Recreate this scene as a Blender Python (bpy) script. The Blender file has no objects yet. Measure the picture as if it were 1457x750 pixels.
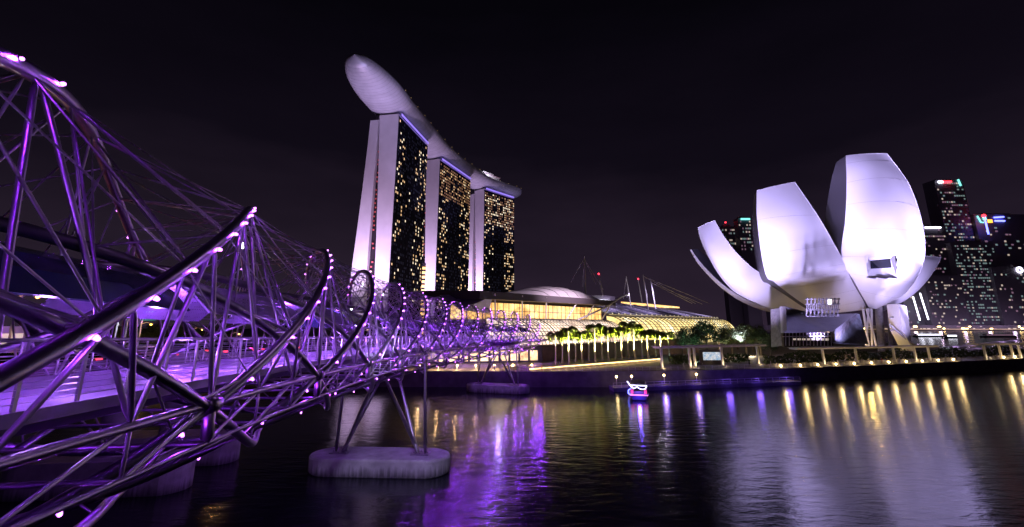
import bpy, bmesh, math, random
from mathutils import Vector, Matrix
random.seed(7)
R = math.radians
SC = bpy.context.scene
COL = SC.collection

# ------------------------------------------------------------------ camera
F, PITCH, Y0, CX, H = 648.0, 0.225, 313.69, 728.5, 15.8
cam_d = bpy.data.cameras.new("camera")
cam = bpy.data.objects.new("camera", cam_d); COL.objects.link(cam)
cam.location = (0, 0, H)
cam.rotation_euler = (math.pi / 2 + PITCH, 0, 0)
cam_d.sensor_width = 36.0
cam_d.lens = 36.0 * F / 1457.0
cam_d.shift_y = -(375.0 - Y0) / 1457.0
cam_d.clip_start = 0.1
cam_d.clip_end = 9000
SC.camera = cam
# ------------------------------------------------------------------ world, exposure
wd = bpy.data.worlds.new("World"); SC.world = wd; wd.use_nodes = True
nt = wd.node_tree; nt.nodes.clear()
wo = nt.nodes.new("ShaderNodeOutputWorld"); bg = nt.nodes.new("ShaderNodeBackground")
tc = nt.nodes.new("ShaderNodeTexCoord"); sx = nt.nodes.new("ShaderNodeSeparateXYZ")
rp = nt.nodes.new("ShaderNodeValToRGB"); ns = nt.nodes.new("ShaderNodeTexNoise")
ns.inputs['Scale'].default_value = 3.0; ns.inputs['Detail'].default_value = 5
mp = nt.nodes.new("ShaderNodeMapping"); mp.inputs['Scale'].default_value = (1, 1, 3.5)
ad = nt.nodes.new("ShaderNodeMath"); ad.operation = 'MULTIPLY_ADD'
ad.inputs[1].default_value = 0.22; 
nt.links.new(tc.outputs['Generated'], sx.inputs[0]); nt.links.new(tc.outputs['Generated'], mp.inputs[0])
nt.links.new(mp.outputs[0], ns.inputs['Vector'])
nt.links.new(ns.outputs[0], ad.inputs[0]); nt.links.new(sx.outputs['Z'], ad.inputs[2])
nt.links.new(ad.outputs[0], rp.inputs[0]); nt.links.new(rp.outputs[0], bg.inputs[0])
cr = rp.color_ramp
cr.elements[0].position = 0.06; cr.elements[0].color = (0.030, 0.018, 0.034, 1)
cr.elements[1].position = 0.72; cr.elements[1].color = (0.0016, 0.0012, 0.0028, 1)
e = cr.elements.new(0.24); e.color = (0.0165, 0.0105, 0.020, 1)
e = cr.elements.new(0.45); e.color = (0.0050, 0.0034, 0.0075, 1)
bg.inputs[1].default_value = 1.0
nt.links.new(bg.outputs[0], wo.inputs[0])
SC.view_settings.view_transform = 'Standard'; SC.view_settings.look = 'None'
SC.view_settings.exposure = 0.0; SC.view_settings.gamma = 1.0
SC.cycles.use_denoising = True
SC.cycles.use_light_tree = True
SC.cycles.max_bounces = 6; SC.cycles.diffuse_bounces = 2; SC.cycles.glossy_bounces = 4
SC.cycles.transmission_bounces = 4; SC.cycles.transparent_max_bounces = 8
SC.cycles.sample_clamp_indirect = 4.0
SC.cycles.caustics_reflective = False; SC.cycles.caustics_refractive = False


def ray(px, py):
    up = Y0 - py; c, s = math.cos(PITCH), math.sin(PITCH)
    return Vector((px - CX, F * c - up * s, F * s + up * c))


def at(px, py, Y):
    """a place in the world, Y metres ahead"""
    d = ray(px, py)
    return Vector((0, 0, H)) + d * (Y / d.y)


# ------------------------------------------------------------------ materials
def mat(name, col, rough=0.5, metal=0.0, emit=None, es=0.0, noise=0.0, nscale=1.0, bump=0.0, spec=0.5, alpha=1.0, trans=0.0, sample=False):
    m = bpy.data.materials.new(name); m.use_nodes = True
    t = m.node_tree; p = t.nodes['Principled BSDF']
    p.inputs['Base Color'].default_value = (*col, 1); p.inputs['Roughness'].default_value = rough
    p.inputs['Metallic'].default_value = metal; p.inputs['Specular IOR Level'].default_value = spec
    p.inputs['Alpha'].default_value = alpha; p.inputs['Transmission Weight'].default_value = trans
    if emit:
        p.inputs['Emission Color'].default_value = (*emit, 1); p.inputs['Emission Strength'].default_value = es
    if noise or bump:
        tcn = t.nodes.new('ShaderNodeTexCoord'); n = t.nodes.new('ShaderNodeTexNoise')
        n.inputs['Scale'].default_value = nscale; n.inputs['Detail'].default_value = 6
        t.links.new(tcn.outputs['Object'], n.inputs['Vector'])
        if noise:
            mr = t.nodes.new('ShaderNodeMapRange'); mr.inputs[1].default_value = .3; mr.inputs[2].default_value = .7
            mr.inputs[3].default_value = 1 - noise; mr.inputs[4].default_value = 1 + noise
            vm = t.nodes.new('ShaderNodeVectorMath'); vm.operation = 'SCALE'; vm.inputs[0].default_value = col
            t.links.new(n.outputs[0], mr.inputs[0]); t.links.new(mr.outputs[0], vm.inputs['Scale'])
            t.links.new(vm.outputs[0], p.inputs['Base Color'])
        if bump:
            b = t.nodes.new('ShaderNodeBump'); b.inputs['Strength'].default_value = bump
            t.links.new(n.outputs[0], b.inputs['Height']); t.links.new(b.outputs[0], p.inputs['Normal'])
    if not sample:
        m.cycles.emission_sampling = 'NONE'
    return m


M = {}
M['steel'] = mat('brushed_steel', (.34, .29, .37), .34, 1.0, noise=.15, nscale=3)
M['rod'] = mat('rod_steel', (.66, .60, .68), .40, 1.0)
M['deck'] = mat('deck_panel', (.42, .40, .45), .55, .2, noise=.12, nscale=1.2)
M['concrete'] = mat('concrete', (.30, .28, .29), .8, noise=.25, nscale=.9, bump=.15)
M['dark_concrete'] = mat('dark_concrete', (.11, .10, .11), .8, noise=.3, nscale=.5, bump=.2)
M['paving'] = mat('paving', (.22, .19, .17), .7, noise=.25, nscale=.6)
M['white_wall'] = mat('white_wall', (.70, .68, .70), .6, noise=.05, nscale=.15)
M['dark_glass'] = mat('dark_glass', (.012, .014, .022), .12, 0, spec=.7)
M['bronze_glass'] = mat('bronze_glass', (.03, .025, .03), .2, 0)
M['cbd'] = mat('tower_cladding', (.26, .23, .30), .5)
M['skin'] = mat('white_composite_skin', (.72, .71, .74), .42, noise=.03, nscale=.08)
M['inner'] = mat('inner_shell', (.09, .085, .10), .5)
M['hull'] = mat('hull_metal', (.42, .42, .45), .45, .3, noise=.10, nscale=.12)
M['led'] = mat('led', (.5, .2, .9), .4, emit=(.70, .20, 1.0), es=5)
M['white_lamp'] = mat('white_lamp', (.9, .9, .9), .4, emit=(.85, .9, 1), es=12)
M['warm_lamp'] = mat('warm_lamp', (.9, .8, .6), .4, emit=(1, .66, .25), es=16)
M['amber_lamp'] = mat('amber_lamp', (.9, .6, .3), .4, emit=(1, .42, .06), es=12)
M['red_lamp'] = mat('red_lamp', (.9, .1, .1), .4, emit=(1, .03, .06), es=5)
M['win_warm'] = mat('lit_window', (.6, .5, .4), .5, emit=(1, .62, .30), es=.85)
M['win_white'] = mat('lit_window_white', (.6, .6, .6), .5, emit=(1, .82, .56), es=1.2)
M['win_dim'] = mat('lit_window_dim', (.5, .3, .2), .5, emit=(1, .5, .25), es=.20)
M['win_cool'] = mat('lit_window_cool', (.5, .6, .6), .5, emit=(.52, .76, .74), es=.26)
M['win_coolb'] = mat('lit_window_bright', (.6, .6, .6), .5, emit=(1, .80, .66), es=.5)
M['win_dimv'] = mat('lit_window_violet', (.4, .3, .4), .5, emit=(.75, .42, .62), es=.22)
M['pane_glow'] = mat('faint_pane_glow', (.05, .06, .09), .3, emit=(.22, .25, .5), es=.016)  # added faint glow that lets the unlit facade glass show
M['win_boat'] = mat('boat_red_light', (.6, .1, .1), .5, emit=(1, .05, .16), es=.7)
M['strip_warm'] = mat('warm_strip', (.8, .7, .5), .5, emit=(1, .68, .30), es=2.2)
M['win_red'] = mat('lit_atrium_red', (.5, .1, .1), .5, emit=(1, .16, .12), es=.22)
M['win_gold'] = mat('lit_atrium_gold', (.7, .5, .2), .5, emit=(1, .6, .08), es=1.2)
M['strip_blue'] = mat('violet_strip', (.4, .4, .8), .5, emit=(.34, .22, 1), es=1.0)
M['canopy_glass'] = mat('canopy_glass', (.04, .07, .14), .18, 0, spec=.6)
M['canopy_steel'] = mat('canopy_steel', (.42, .36, .50), .5, .2, noise=.1, nscale=2)
def perforate(m, sc_):
    t = m.node_tree; p = t.nodes['Principled BSDF']; tcn = t.nodes.new('ShaderNodeTexCoord'); v = t.nodes.new('ShaderNodeTexVoronoi')
    v.inputs['Scale'].default_value = sc_; v.inputs['Randomness'].default_value = 0; mr = t.nodes.new('ShaderNodeMath'); mr.operation = 'GREATER_THAN'; mr.inputs[1].default_value = .36
    t.links.new(tcn.outputs['Object'], v.inputs['Vector']); t.links.new(v.outputs['Distance'], mr.inputs[0]); t.links.new(mr.outputs[0], p.inputs['Alpha'])
perforate(M['canopy_steel'], 6.0)
M['rail_glass'] = mat('rail_glass', (.6, .6, .7), .1, 0, alpha=.25)
M['leaf_dark'] = mat('leaf_dark', (.035, .075, .03), .6, noise=.4, nscale=.8)
M['leaf_mid'] = mat('leaf_mid', (.07, .11, .03), .6, noise=.4, nscale=.8)
M['leaf_palm'] = mat('leaf_palm', (.25, .34, .035), .5, noise=.35, nscale=1.5)
M['bark'] = mat('bark', (.12, .09, .07), .8, noise=.3, nscale=3)
M['palm_bark'] = mat('palm_bark', (.30, .26, .22), .8, noise=.25, nscale=3)
M['mast'] = mat('mast_white', (.6, .58, .6), .4)
M['roof_dark'] = mat('roof_fascia', (.07, .06, .07), .5)
M['solar'] = mat('roof_panels', (.30, .27, .40), .35, .3, noise=.1, nscale=.2)
M['asphalt'] = mat('asphalt', (.05, .05, .05), .8, noise=.2, nscale=2)
M['car_dark'] = mat('car_paint_dark', (.05, .05, .06), .25, .3)
M['car_silver'] = mat('car_paint_silver', (.4, .4, .42), .3, .5)
M['tyre'] = mat('rubber', (.02, .02, .02), .8)
M['green_sign'] = mat('sign_green', (.02, .12, .09), .5, emit=(.05, .35, .28), es=.35)
M['boat_hull'] = mat('boat_hull', (.03, .03, .09), .4)
M['blue_neon'] = mat('blue_neon', (.2, .2, .9), .4, emit=(.14, .16, 1), es=5)
M['pink_neon'] = mat('pink_neon', (.9, .2, .5), .4, emit=(1, .25, .75), es=1.6)
M['teal_neon'] = mat('teal_neon', (.3, .8, .8), .4, emit=(.22, .85, .75), es=1.6)
M['white_neon'] = mat('white_neon', (.9, .9, .9), .4, emit=(.85, .85, 1), es=4)
M['red_neon'] = mat('red_neon', (.9, .1, .1), .4, emit=(1, .03, .05), es=5)
M['orange_neon'] = mat('orange_neon', (.9, .4, .1), .4, emit=(1, .30, .03), es=4)
M['pontoon'] = mat('pontoon_deck', (.16, .14, .22), .6, noise=.2, nscale=1)

M['hedge'] = mat('hedge_leaf', (.03, .05, .02), .7, noise=.5, nscale=.8)


def glazing(name, ca, cb, cc, strength, scale):
    """interior light seen through a big glass wall, uneven from room to room"""
    m = bpy.data.materials.new(name); m.use_nodes = True; t = m.node_tree; p = t.nodes['Principled BSDF']
    p.inputs['Base Color'].default_value = (.10, .09, .08, 1); p.inputs['Roughness'].default_value = .25
    tcn = t.nodes.new('ShaderNodeTexCoord'); n = t.nodes.new('ShaderNodeTexNoise'); n.inputs['Scale'].default_value = scale
    n.inputs['Detail'].default_value = 8; n.inputs['Roughness'].default_value = .7
    v = t.nodes.new('ShaderNodeTexVoronoi'); v.inputs['Scale'].default_value = scale * 4
    r = t.nodes.new('ShaderNodeValToRGB'); r.color_ramp.elements[0].color = (*ca, 1); r.color_ramp.elements[0].position = .32
    r.color_ramp.elements[1].color = (*cc, 1); r.color_ramp.elements[1].position = .68
    e = r.color_ramp.elements.new(.5); e.color = (*cb, 1)
    t.links.new(tcn.outputs['Object'], n.inputs['Vector']); t.links.new(tcn.outputs['Object'], v.inputs['Vector'])
    t.links.new(n.outputs[0], r.inputs[0]); t.links.new(r.outputs[0], p.inputs['Emission Color'])
    mr = t.nodes.new('ShaderNodeMapRange'); mr.inputs[3].default_value = strength * 1.25; mr.inputs[4].default_value = strength * .6
    t.links.new(v.outputs['Color'], mr.inputs[0]); t.links.new(mr.outputs[0], p.inputs['Emission Strength'])
    return m


M['glaze_gold'] = glazing('glazing_gold', (.65, .28, .05), (.95, .55, .18), (1, .75, .35), 2.0, .10)
M['glaze_pale'] = glazing('glazing_pale', (.50, .33, .25), (.85, .62, .45), (1, .88, .78), 2.1, .07)
M['glaze_green'] = glazing('glazing_green', (.50, .32, .08), (.88, .68, .28), (1, .94, .74), 2.0, .09)
M['screen'] = glazing('screen', (.10, .35, .6), (.55, .6, .7), (.9, .85, .8), 1.0, 1.6)
M['shop'] = glazing('shop_light', (.4, .2, .1), (.9, .6, .3), (1, .85, .6), 1.8, .3)

# water
def make_water():
    m = bpy.data.materials.new('water'); m.use_nodes = True; t = m.node_tree; p = t.nodes['Principled BSDF']
    p.inputs['Base Color'].default_value = (.004, .005, .009, 1); p.inputs['Roughness'].default_value = .15
    p.inputs['IOR'].default_value = 1.33
    tcn = t.nodes.new('ShaderNodeTexCoord')
    b0 = None
    for sc, dist, st in (((.30, .8, 1), .058, 1.0), ((1.4, 3.8, 1), .012, 1.0), ((5, 9, 1), .003, 1.0)):
        mpn = t.nodes.new('ShaderNodeMapping'); mpn.inputs['Scale'].default_value = sc
        mpn.inputs['Rotation'].default_value = (0, 0, R(12))
        n = t.nodes.new('ShaderNodeTexNoise'); n.inputs['Scale'].default_value = 1; n.inputs['Detail'].default_value = 3
        n.inputs['Distortion'].default_value = .6
        b = t.nodes.new('ShaderNodeBump'); b.inputs['Strength'].default_value = st; b.inputs['Distance'].default_value = dist
        t.links.new(tcn.outputs['Object'], mpn.inputs[0]); t.links.new(mpn.outputs[0], n.inputs['Vector'])
        t.links.new(n.outputs[0], b.inputs['Height'])
        if b0: t.links.new(b0.outputs[0], b.inputs['Normal'])
        b0 = b
    t.links.new(b0.outputs[0], p.inputs['Normal'])
    return m


M['water'] = make_water()


# ------------------------------------------------------------------ mesh helpers
def mesh_obj(name, verts, faces, m, parent=None, smooth=False, mats=None, mi=None):
    me = bpy.data.meshes.new(name); me.from_pydata([tuple(v) for v in verts], [], faces)
    me.update()
    o = bpy.data.objects.new(name, me); COL.objects.link(o)
    if mats:
        for mm in mats: me.materials.append(mm)
        me.polygons.foreach_set('material_index', mi)
    else:
        me.materials.append(m)
    if smooth: me.polygons.foreach_set('use_smooth', [True] * len(me.polygons))
    if parent is not None:
        o.parent = parent
        o.matrix_parent_inverse = parent_inv(parent)
    return o


def parent_inv(p):
    # parents here are only ever translated / rotated about Z at creation time
    mtx = Matrix.Translation(p.location) @ Matrix.Rotation(p.rotation_euler.z, 4, 'Z')
    return mtx.inverted()


def tag(o, label=None, cat=None, group=None, kind=None):
    if label: o['label'] = label
    if cat: o['category'] = cat
    if group: o['group'] = group
    if kind: o['kind'] = kind
    return o


def empty(name, loc, label, cat, group=None, rz=0):
    o = bpy.data.objects.new(name, None); COL.objects.link(o); o.location = loc; o.rotation_euler = (0, 0, rz)
    o.empty_display_size = .5
    return tag(o, label, cat, group)


class MB:
    """collects shapes for ONE mesh"""
    def __init__(s): s.v = []; s.f = []; s.sm = []; s.mi = []; s.cur = 0
    def add(s, vs, fs, smooth=False):
        b = len(s.v); s.v += [Vector(v) for v in vs]
        for f in fs: s.f.append(tuple(i + b for i in f)); s.sm.append(smooth); s.mi.append(s.cur)
    def box(s, c, size, rz=0.0, mtx=None):
        x, y, z = [a / 2 for a in size]
        vs = [Vector((a, b, d)) for a in (-x, x) for b in (-y, y) for d in (-z, z)]
        rot = Matrix.Rotation(rz, 3, 'Z') if mtx is None else mtx
        vs = [rot @ v + Vector(c) for v in vs]
        s.add(vs, [(0, 1, 3, 2), (4, 6, 7, 5), (0, 4, 5, 1), (2, 3, 7, 6), (0, 2, 6, 4), (1, 5, 7, 3)])
    def tube(s, pts, r, n=8, cap=True, rs=None):
        pts = [Vector(p) for p in pts]; k = len(pts)
        t = (pts[1] - pts[0]).normalized()
        ref = Vector((0, 0, 1)) if abs(t.z) < .9 else Vector((1, 0, 0))
        a = t.cross(ref).normalized(); vs = []
        for i, p in enumerate(pts):
            t = (pts[min(i + 1, k - 1)] - pts[max(i - 1, 0)]).normalized()
            a = (a - t * a.dot(t)).normalized(); b = t.cross(a)
            rr = rs[i] if rs else r
            for j in range(n):
                th = 2 * math.pi * j / n
                vs.append(p + (a * math.cos(th) + b * math.sin(th)) * rr)
        fs = [(i * n + j, i * n + (j + 1) % n, (i + 1) * n + (j + 1) % n, (i + 1) * n + j) for i in range(k - 1) for j in range(n)]
        s.add(vs, fs, True)
        if cap:
            s.add(vs[:n], [tuple(range(n))[::-1]]); s.add(vs[-n:], [tuple(range(n))])
    def rod(s, a, b, r, n=6):
        a = Vector(a); b = Vector(b); L = (b - a).length
        e = min(.35, L * .12) / max(L, .01)
        s.tube([a, a.lerp(b, e * .5), a.lerp(b, e), a.lerp(b, 1 - e), a.lerp(b, 1 - e * .5), b], r, n, True,
               [r * .55, r * .55, r, r, r * .55, r * .55])
    def ball(s, c, r, n=8):
        vs = []; c = Vector(c); m = n // 2
        for i in range(m + 1):
            ph = math.pi * i / m
            for j in range(n):
                th = 2 * math.pi * j / n
                vs.append(c + Vector((math.sin(ph) * math.cos(th), math.sin(ph) * math.sin(th), math.cos(ph))) * r)
        s.add(vs, [(i * n + j, (i + 1) * n + j, (i + 1) * n + (j + 1) % n, i * n + (j + 1) % n) for i in range(m) for j in range(n)], True)
    def prism(s, poly, z0, z1):
        n = len(poly)
        vs = [(*p, z0) for p in poly] + [(*p, z1) for p in poly]
        s.add(vs, [tuple(range(n))[::-1], tuple(range(n, 2 * n))] + [(i, (i + 1) % n, n + (i + 1) % n, n + i) for i in range(n)])
    def quad(s, a, b, c, d, smooth=False): s.add([a, b, c, d], [(0, 1, 2, 3)], smooth)
    def build(s, name, m, parent=None, mats=None):
        o = mesh_obj(name, s.v, s.f, m, parent, mats=mats, mi=s.mi if mats else None)
        o.data.polygons.foreach_set('use_smooth', s.sm)
        return o


def catmull(pts, n):
    P = [Vector(p) for p in pts]; P = [P[0] * 2 - P[1]] + P + [P[-1] * 2 - P[-2]]
    out = []; segs = len(P) - 3
    for i in range(n):
        t = i / (n - 1) * segs; k = min(int(t), segs - 1); t -= k
        a, b, c, d = P[k:k + 4]
        out.append(.5 * ((2 * b) + (c - a) * t + (2 * a - 5 * b + 4 * c - d) * t * t + (3 * b - a - 3 * c + d) * t ** 3))
    return out


def lamp(name, kind, loc, color, power, target=None, size=.2, spot=60, blend=.6, parent=None):
    ld = bpy.data.lights.new(name, kind); ld.color = color; ld.energy = power
    if kind == 'AREA': ld.size = size
    else: ld.shadow_soft_size = size
    if kind == 'SPOT': ld.spot_size = R(spot); ld.spot_blend = blend
    o = bpy.data.objects.new(name, ld); COL.objects.link(o); o.location = loc
    if target is not None:
        o.rotation_euler = (Vector(target) - Vector(loc)).to_track_quat('-Z', 'Y').to_euler()
    return o


# ================================================================== SETTING
# water, one sheet to the horizon
tag(mesh_obj('water', [(-4000, -600, 0), (4000, -600, 0), (4000, 6000, 0), (-4000, 6000, 0)], [(0, 1, 2, 3)], M['water']), kind='structure')
# near shore: quay with a stone wall
shore = [(-400, 128), (-60, 126), (0, 125), (27, 125), (55, 129), (79, 135), (102, 142), (126, 150.5), (158, 162), (189, 174), (240, 192), (300, 212)]
def offs(poly, d):
    out = []
    for i, p in enumerate(poly):
        a = Vector(poly[max(i - 1, 0)]); b = Vector(poly[min(i + 1, len(poly) - 1)])
        t = (b - a).normalized(); out.append((p[0] - t.y * d, p[1] + t.x * d))
    return out
land = shore + [(300, 240), (235, 262), (300, 420), (420, 800), (420, 1500), (-1500, 1500), (-1500, 128)]
mb = MB(); mb.prism(land, -2, 3.55); tag(mb.build('ground', M['paving']), kind='structure')
mb = MB()
for i in range(len(shore) - 1):
    a, b = shore[i], shore[i + 1]; a2, b2 = offs(shore, -.45)[i], offs(shore, -.45)[i + 1]
    a3, b3 = offs(shore, .5)[i], offs(shore, .5)[i + 1]
    mb.add([(*a2, -1), (*b2, -1), (*b2, 3.2), (*a2, 3.2), (*a3, 3.9), (*b3, 3.9)], [(0, 1, 2, 3)])
    mb.add([(*a2, 3.2), (*b2, 3.2), (*b3, 3.2), (*a3, 3.2), (*a2, 3.9), (*b2, 3.9), (*b3, 3.9), (*a3, 3.9)],
           [(4, 5, 6, 7), (0, 1, 5, 4), (3, 7, 6, 2)])
tag(mb.build('quay', M['dark_concrete']), kind='structure')
# far shore across the bay
mb = MB(); mb.prism([(600, 1180), (2600, 1180), (2600, 1900), (600, 1900)], -2, 3.4)
tag(mb.build('far_shore', M['paving']), kind='structure')

# ================================================================== HELIX BRIDGE
S, W, PH = 10.38958, 0.0975386, 0.218828
WI, PHI, RI, DZI, DNI = 0.1072604, -0.9944988, 3.72724, -1.94114, 1.0833
RO = 5.4
def axis(s):
    return Vector((-11.255166 - .1937022 * s + .0024241 * s * s - 1.56336e-6 * s ** 3, s, H + .639294 - .025013 * s + 3.05661e-5 * s * s))
def nrm(s):
    dx = -.1937022 + .0048482 * s - 4.69e-6 * s * s
    return Vector((1, -dx, 0)).normalized()
def shrink(s): return 1 - .55 * max(0, min(1, (s - 134) / 12)) ** 1.5
def hp(s, th, r, dz=0., dn=0.):
    k = shrink(s)
    return axis(s) + nrm(s) * (k * r * math.cos(th) + dn) + Vector((0, 0, k * r * math.sin(th) + dz - (1 - k) * 1.5))
def loc(s, n, z): return axis(s) + nrm(s) * n + Vector((0, 0, z))
TH1 = R(150)
def so(k, th):
    if th <= TH1: return k * S + (th - PH) / W
    return k * S + (TH1 - PH) / W + (th - TH1) / W * (1 - .2 * S * W / R(120))
def si(k, th):     # theta falls with s
    if th <= TH1: return k * S - (th - PHI) / WI
    return k * S - (TH1 - PHI) / WI - (th - TH1) / WI * (1 + .36 * S * WI / R(120))
def O(k, th): return hp(so(k, th), th, RO)
def I(k, th): return hp(si(k, th), th, RI, DZI, DNI)
SMIN, SMAX = -7.0, 145.0

bridge = empty('footbridge', loc(60, 0, -2.5), 'curving steel footbridge of purple lit double helix tubes beside the bay', 'footbridge')
KR = range(-7, 16)
onode, inode = [], []
for k in KR:
    pts = [];
    for i in range(0, 145):
        th = R(-90) + R(360) * i / 144
        if SMIN <= so(k, th) <= SMAX: pts.append(O(k, th))
    if len(pts) > 4:
        mb = MB(); mb.tube(pts, .17 if k < 4 else .14, 14 if k < 4 else 8); mb.build('outer_helix_tube', M['steel'], bridge)
    for j in range(0, 24):
        th = R(-80 + 15 * j)
        if SMIN <= so(k, th) <= SMAX: onode.append((k, th, O(k, th)))
for k in range(-7, 22):
    pts = []
    for i in range(0, 145):
        th = R(270) - R(360) * i / 144
        if SMIN <= si(k, th) <= SMAX - 6: pts.append(I(k, th))
    if len(pts) > 4:
        mb = MB(); mb.tube(pts, .16 if k < 5 else .13, 14 if k < 6 else 8); mb.build('inner_helix_tube', M['steel'], bridge)
    for j in range(0, 24):
        th = R(-82 + 15 * j)
        if SMIN <= si(k, th) <= SMAX - 6: inode.append((k, th, I(k, th)))
CH = R(-28)
for side in (1, -1):
    mb = MB(); mb.tube([loc(s, side * RO * math.cos(CH), RO * math.sin(CH)) for s in range(-7, 137, 2)], .11, 10)
    mb.build('edge_chord', M['steel'], bridge)
    mb = MB(); mb.tube([loc(s, side * 4.75, -3.6) for s in range(-7, 137, 2)], .07, 8)
    mb.build('lower_chord', M['steel'], bridge)
rods = []   # (a, b, radius)
# node struts and edge truss
sN0 = 13.32
j = -6
while sN0 + j * S / 3 < 134:
    s0 = sN0 + j * S / 3
    if s0 > -7:
        for side in (1, -1):
            c0 = loc(s0, side * RO * math.cos(CH), RO * math.sin(CH))
            if j % 3 == 0: rods.append((c0, loc(s0 + .15, side * 4.75, -3.6), .17 if side > 0 else .1))
            else: rods.append((c0, loc(s0, side * 4.75, -3.6), .045))
            rods.append((loc(s0, side * 4.75, -3.6), loc(s0 + S / 3, side * RO * math.cos(CH), RO * math.sin(CH)), .05))
            if side > 0: rods.append((loc(s0, 4.75, -3.6), loc(s0, -4.75, -3.6), .06))
            for k in KR:
                for ds in (-1.7, 1.6):
                    s1 = s0 + ds
                    th = W * (s1 - k * S) + PH
                    if side > 0 and R(-6) < th < R(62): rods.append((c0, O(k, th), .062))
                    th2 = th
                    if side < 0 and R(118) < th2 < R(184): rods.append((c0, hp(s1, th2, RO), .055))
    j += 1
# ties between neighbouring outer tubes
for k, th, p in onode:
    if R(35) <= th <= R(215):
        for d in (R(44), R(74)):
            t2 = th - d
            if t2 > R(-5) and SMIN <= so(k + 1, t2) <= SMAX: rods.append((p, O(k + 1, t2), .030))
    elif th < R(-35) or th > R(225):
        t2 = th - R(58)
        if SMIN <= so(k + 1, t2) <= SMAX and t2 > R(-90): rods.append((p, O(k + 1, t2), .035))
# struts between outer and inner tubes
for k, th, p in onode:
    ds = sorted(((p - q).length, n) for n, (_, _, q) in enumerate(inode))
    c = 0
    for d, n in ds[:6]:
        if .6 < d < 4.6 and c < 2:
            rods.append((p, inode[n][2], .034 if d > 2.5 else .045)); c += 1
eye = Vector((0, 0, H))
def rank(r):
    m = (r[0] + r[1]) / 2 - eye
    if m.y < 3: return 0
    if abs(m.x / m.y) > 1.2 or abs(m.z) / m.y > .8: return 0
    return r[2] * (r[1] - r[0]).length / m.length_squared
plates = []
for s_ in range(-1, 12):
    for side in (1, -1):
        plates.append(loc(sN0 + (s_) * S, side * RO * math.cos(CH), RO * math.sin(CH)))
for p in plates:
    mb = MB(); tt = Vector((-nrm(p.y).y, nrm(p.y).x, 0))
    mb.tube([p - tt * .32, p - tt * .26, p + tt * .26, p + tt * .32], .2, 12, True, [.16, .27, .27, .16]); mb.build('node_casting', M['steel'], bridge)
for k, th, p in onode:
    if 0 <= k <= 5 and R(5) <= th <= R(140):
        for d in (R(30), R(90)):
            t2 = th - d
            if t2 > R(-20) and SMIN <= so(k + 1, t2) <= SMAX: rods.append((p, O(k + 1, t2), .022))
rods.sort(key=rank, reverse=True)
for a, b, r in rods[:98]:
    mb = MB(); mb.rod(a, b, r, 8); mb.build('tie_rod', M['rod'], bridge)
mb = MB()
for a, b, r in rods[98:]: mb.rod(a, b, r, 6)
tag(mb.build('tie_rod_lattice', M['rod'], bridge), kind='stuff')
# leds on the outer tubes (lights and glowing caps)
leds = []
for k in KR:
    th = R(-62)
    while th < R(142):
        s = so(k, th)
        if 1 < s < 140 and not R(66) < th < R(96):
            t_ = (hp(so(k, th + .01), th + .01, RO) - hp(s, th, RO)).normalized(); c_ = hp(s, th, RO); o_ = (c_ - hp(s, th, 0)).normalized()
            b_ = t_.cross(o_); b_ = -b_ if b_.z > 0 else b_
            leds.append((c_ + (o_ * .8 + b_ * .6).normalized() * .22, s, th))
        th += R(14 if th < R(-18) else (8 if th < R(50) else 12))
def lrank(l):
    d = l[0] - eye
    if d.y < 2 or abs(d.x / d.y) > 1.15 or abs(d.z) / d.y > .8: return 1e9
    return d.length + (0 if l[2] < R(100) else 18)
leds.sort(key=lrank)
mbs = MB()
for i, (p, s, th) in enumerate(leds):
    d = (p - eye).length
    r = .040 + .0005 * d
    n_out = (p - hp(s, th, RO)).normalized()
    if i < 98:
        mb = MB(); mb.ball(p, r, 8); mb.tube([p - n_out * .12, p - n_out * .02], .05, 8); mb.build('led_light', M['led'], bridge)
    else: mbs.ball(p, r * .9, 6)
    if d < 75 or i % 2 == 0:
        lamp('led_glow', 'POINT', p, (.32, .035, 1.0), 85 + d * 2.6 + max(0, d - 60) * 2, size=r * 1.15)
tag(mbs.build('led_light_string', M['led'], bridge), kind='stuff')
# deck
DN = .85
def sweep(mb, ss, prof, closed=True):
    rings = [[loc(s, n, z) for n, z in prof] for s in ss]; n = len(prof)
    vs = [v for r_ in rings for v in r_]
    mb.add(vs, [(i * n + j, i * n + (j + 1) % n, (i + 1) * n + (j + 1) % n, (i + 1) * n + j) for i in range(len(ss) - 1) for j in range(n if closed else n - 1)])
    if closed:
        mb.add(rings[0], [tuple(range(n))[::-1]]); mb.add(rings[-1], [tuple(range(n))])
ss = [x * 2.0 for x in range(-6, 75)]
mb = MB(); sweep(mb, ss, [(DN - 3.1, -1.95), (DN - 3.1, -2.2), (DN - 1.4, -2.75), (DN + 1.4, -2.75), (DN + 3.1, -2.2), (DN + 3.1, -1.95)])
mb.build('deck', M['deck'], bridge)
for side in (1, -1):
    mb = MB(); mb.tube([loc(s, DN + side * 3.02, -.72) for s in ss], .035, 8); mb.build('handrail', M['rod'], bridge)
    mb = MB()
    for q in range(9): mb.tube([loc(s, DN + side * 3.02, -1.82 + q * .118) for s in ss], .008, 4, False)
    s = -10
    while s < 146:
        mb.box(loc(s, DN + side * 3.02, -1.35), (.05, .07, 1.25), rz=0); s += 1.5
    tag(mb.build('railing', M['rod'], bridge))
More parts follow.
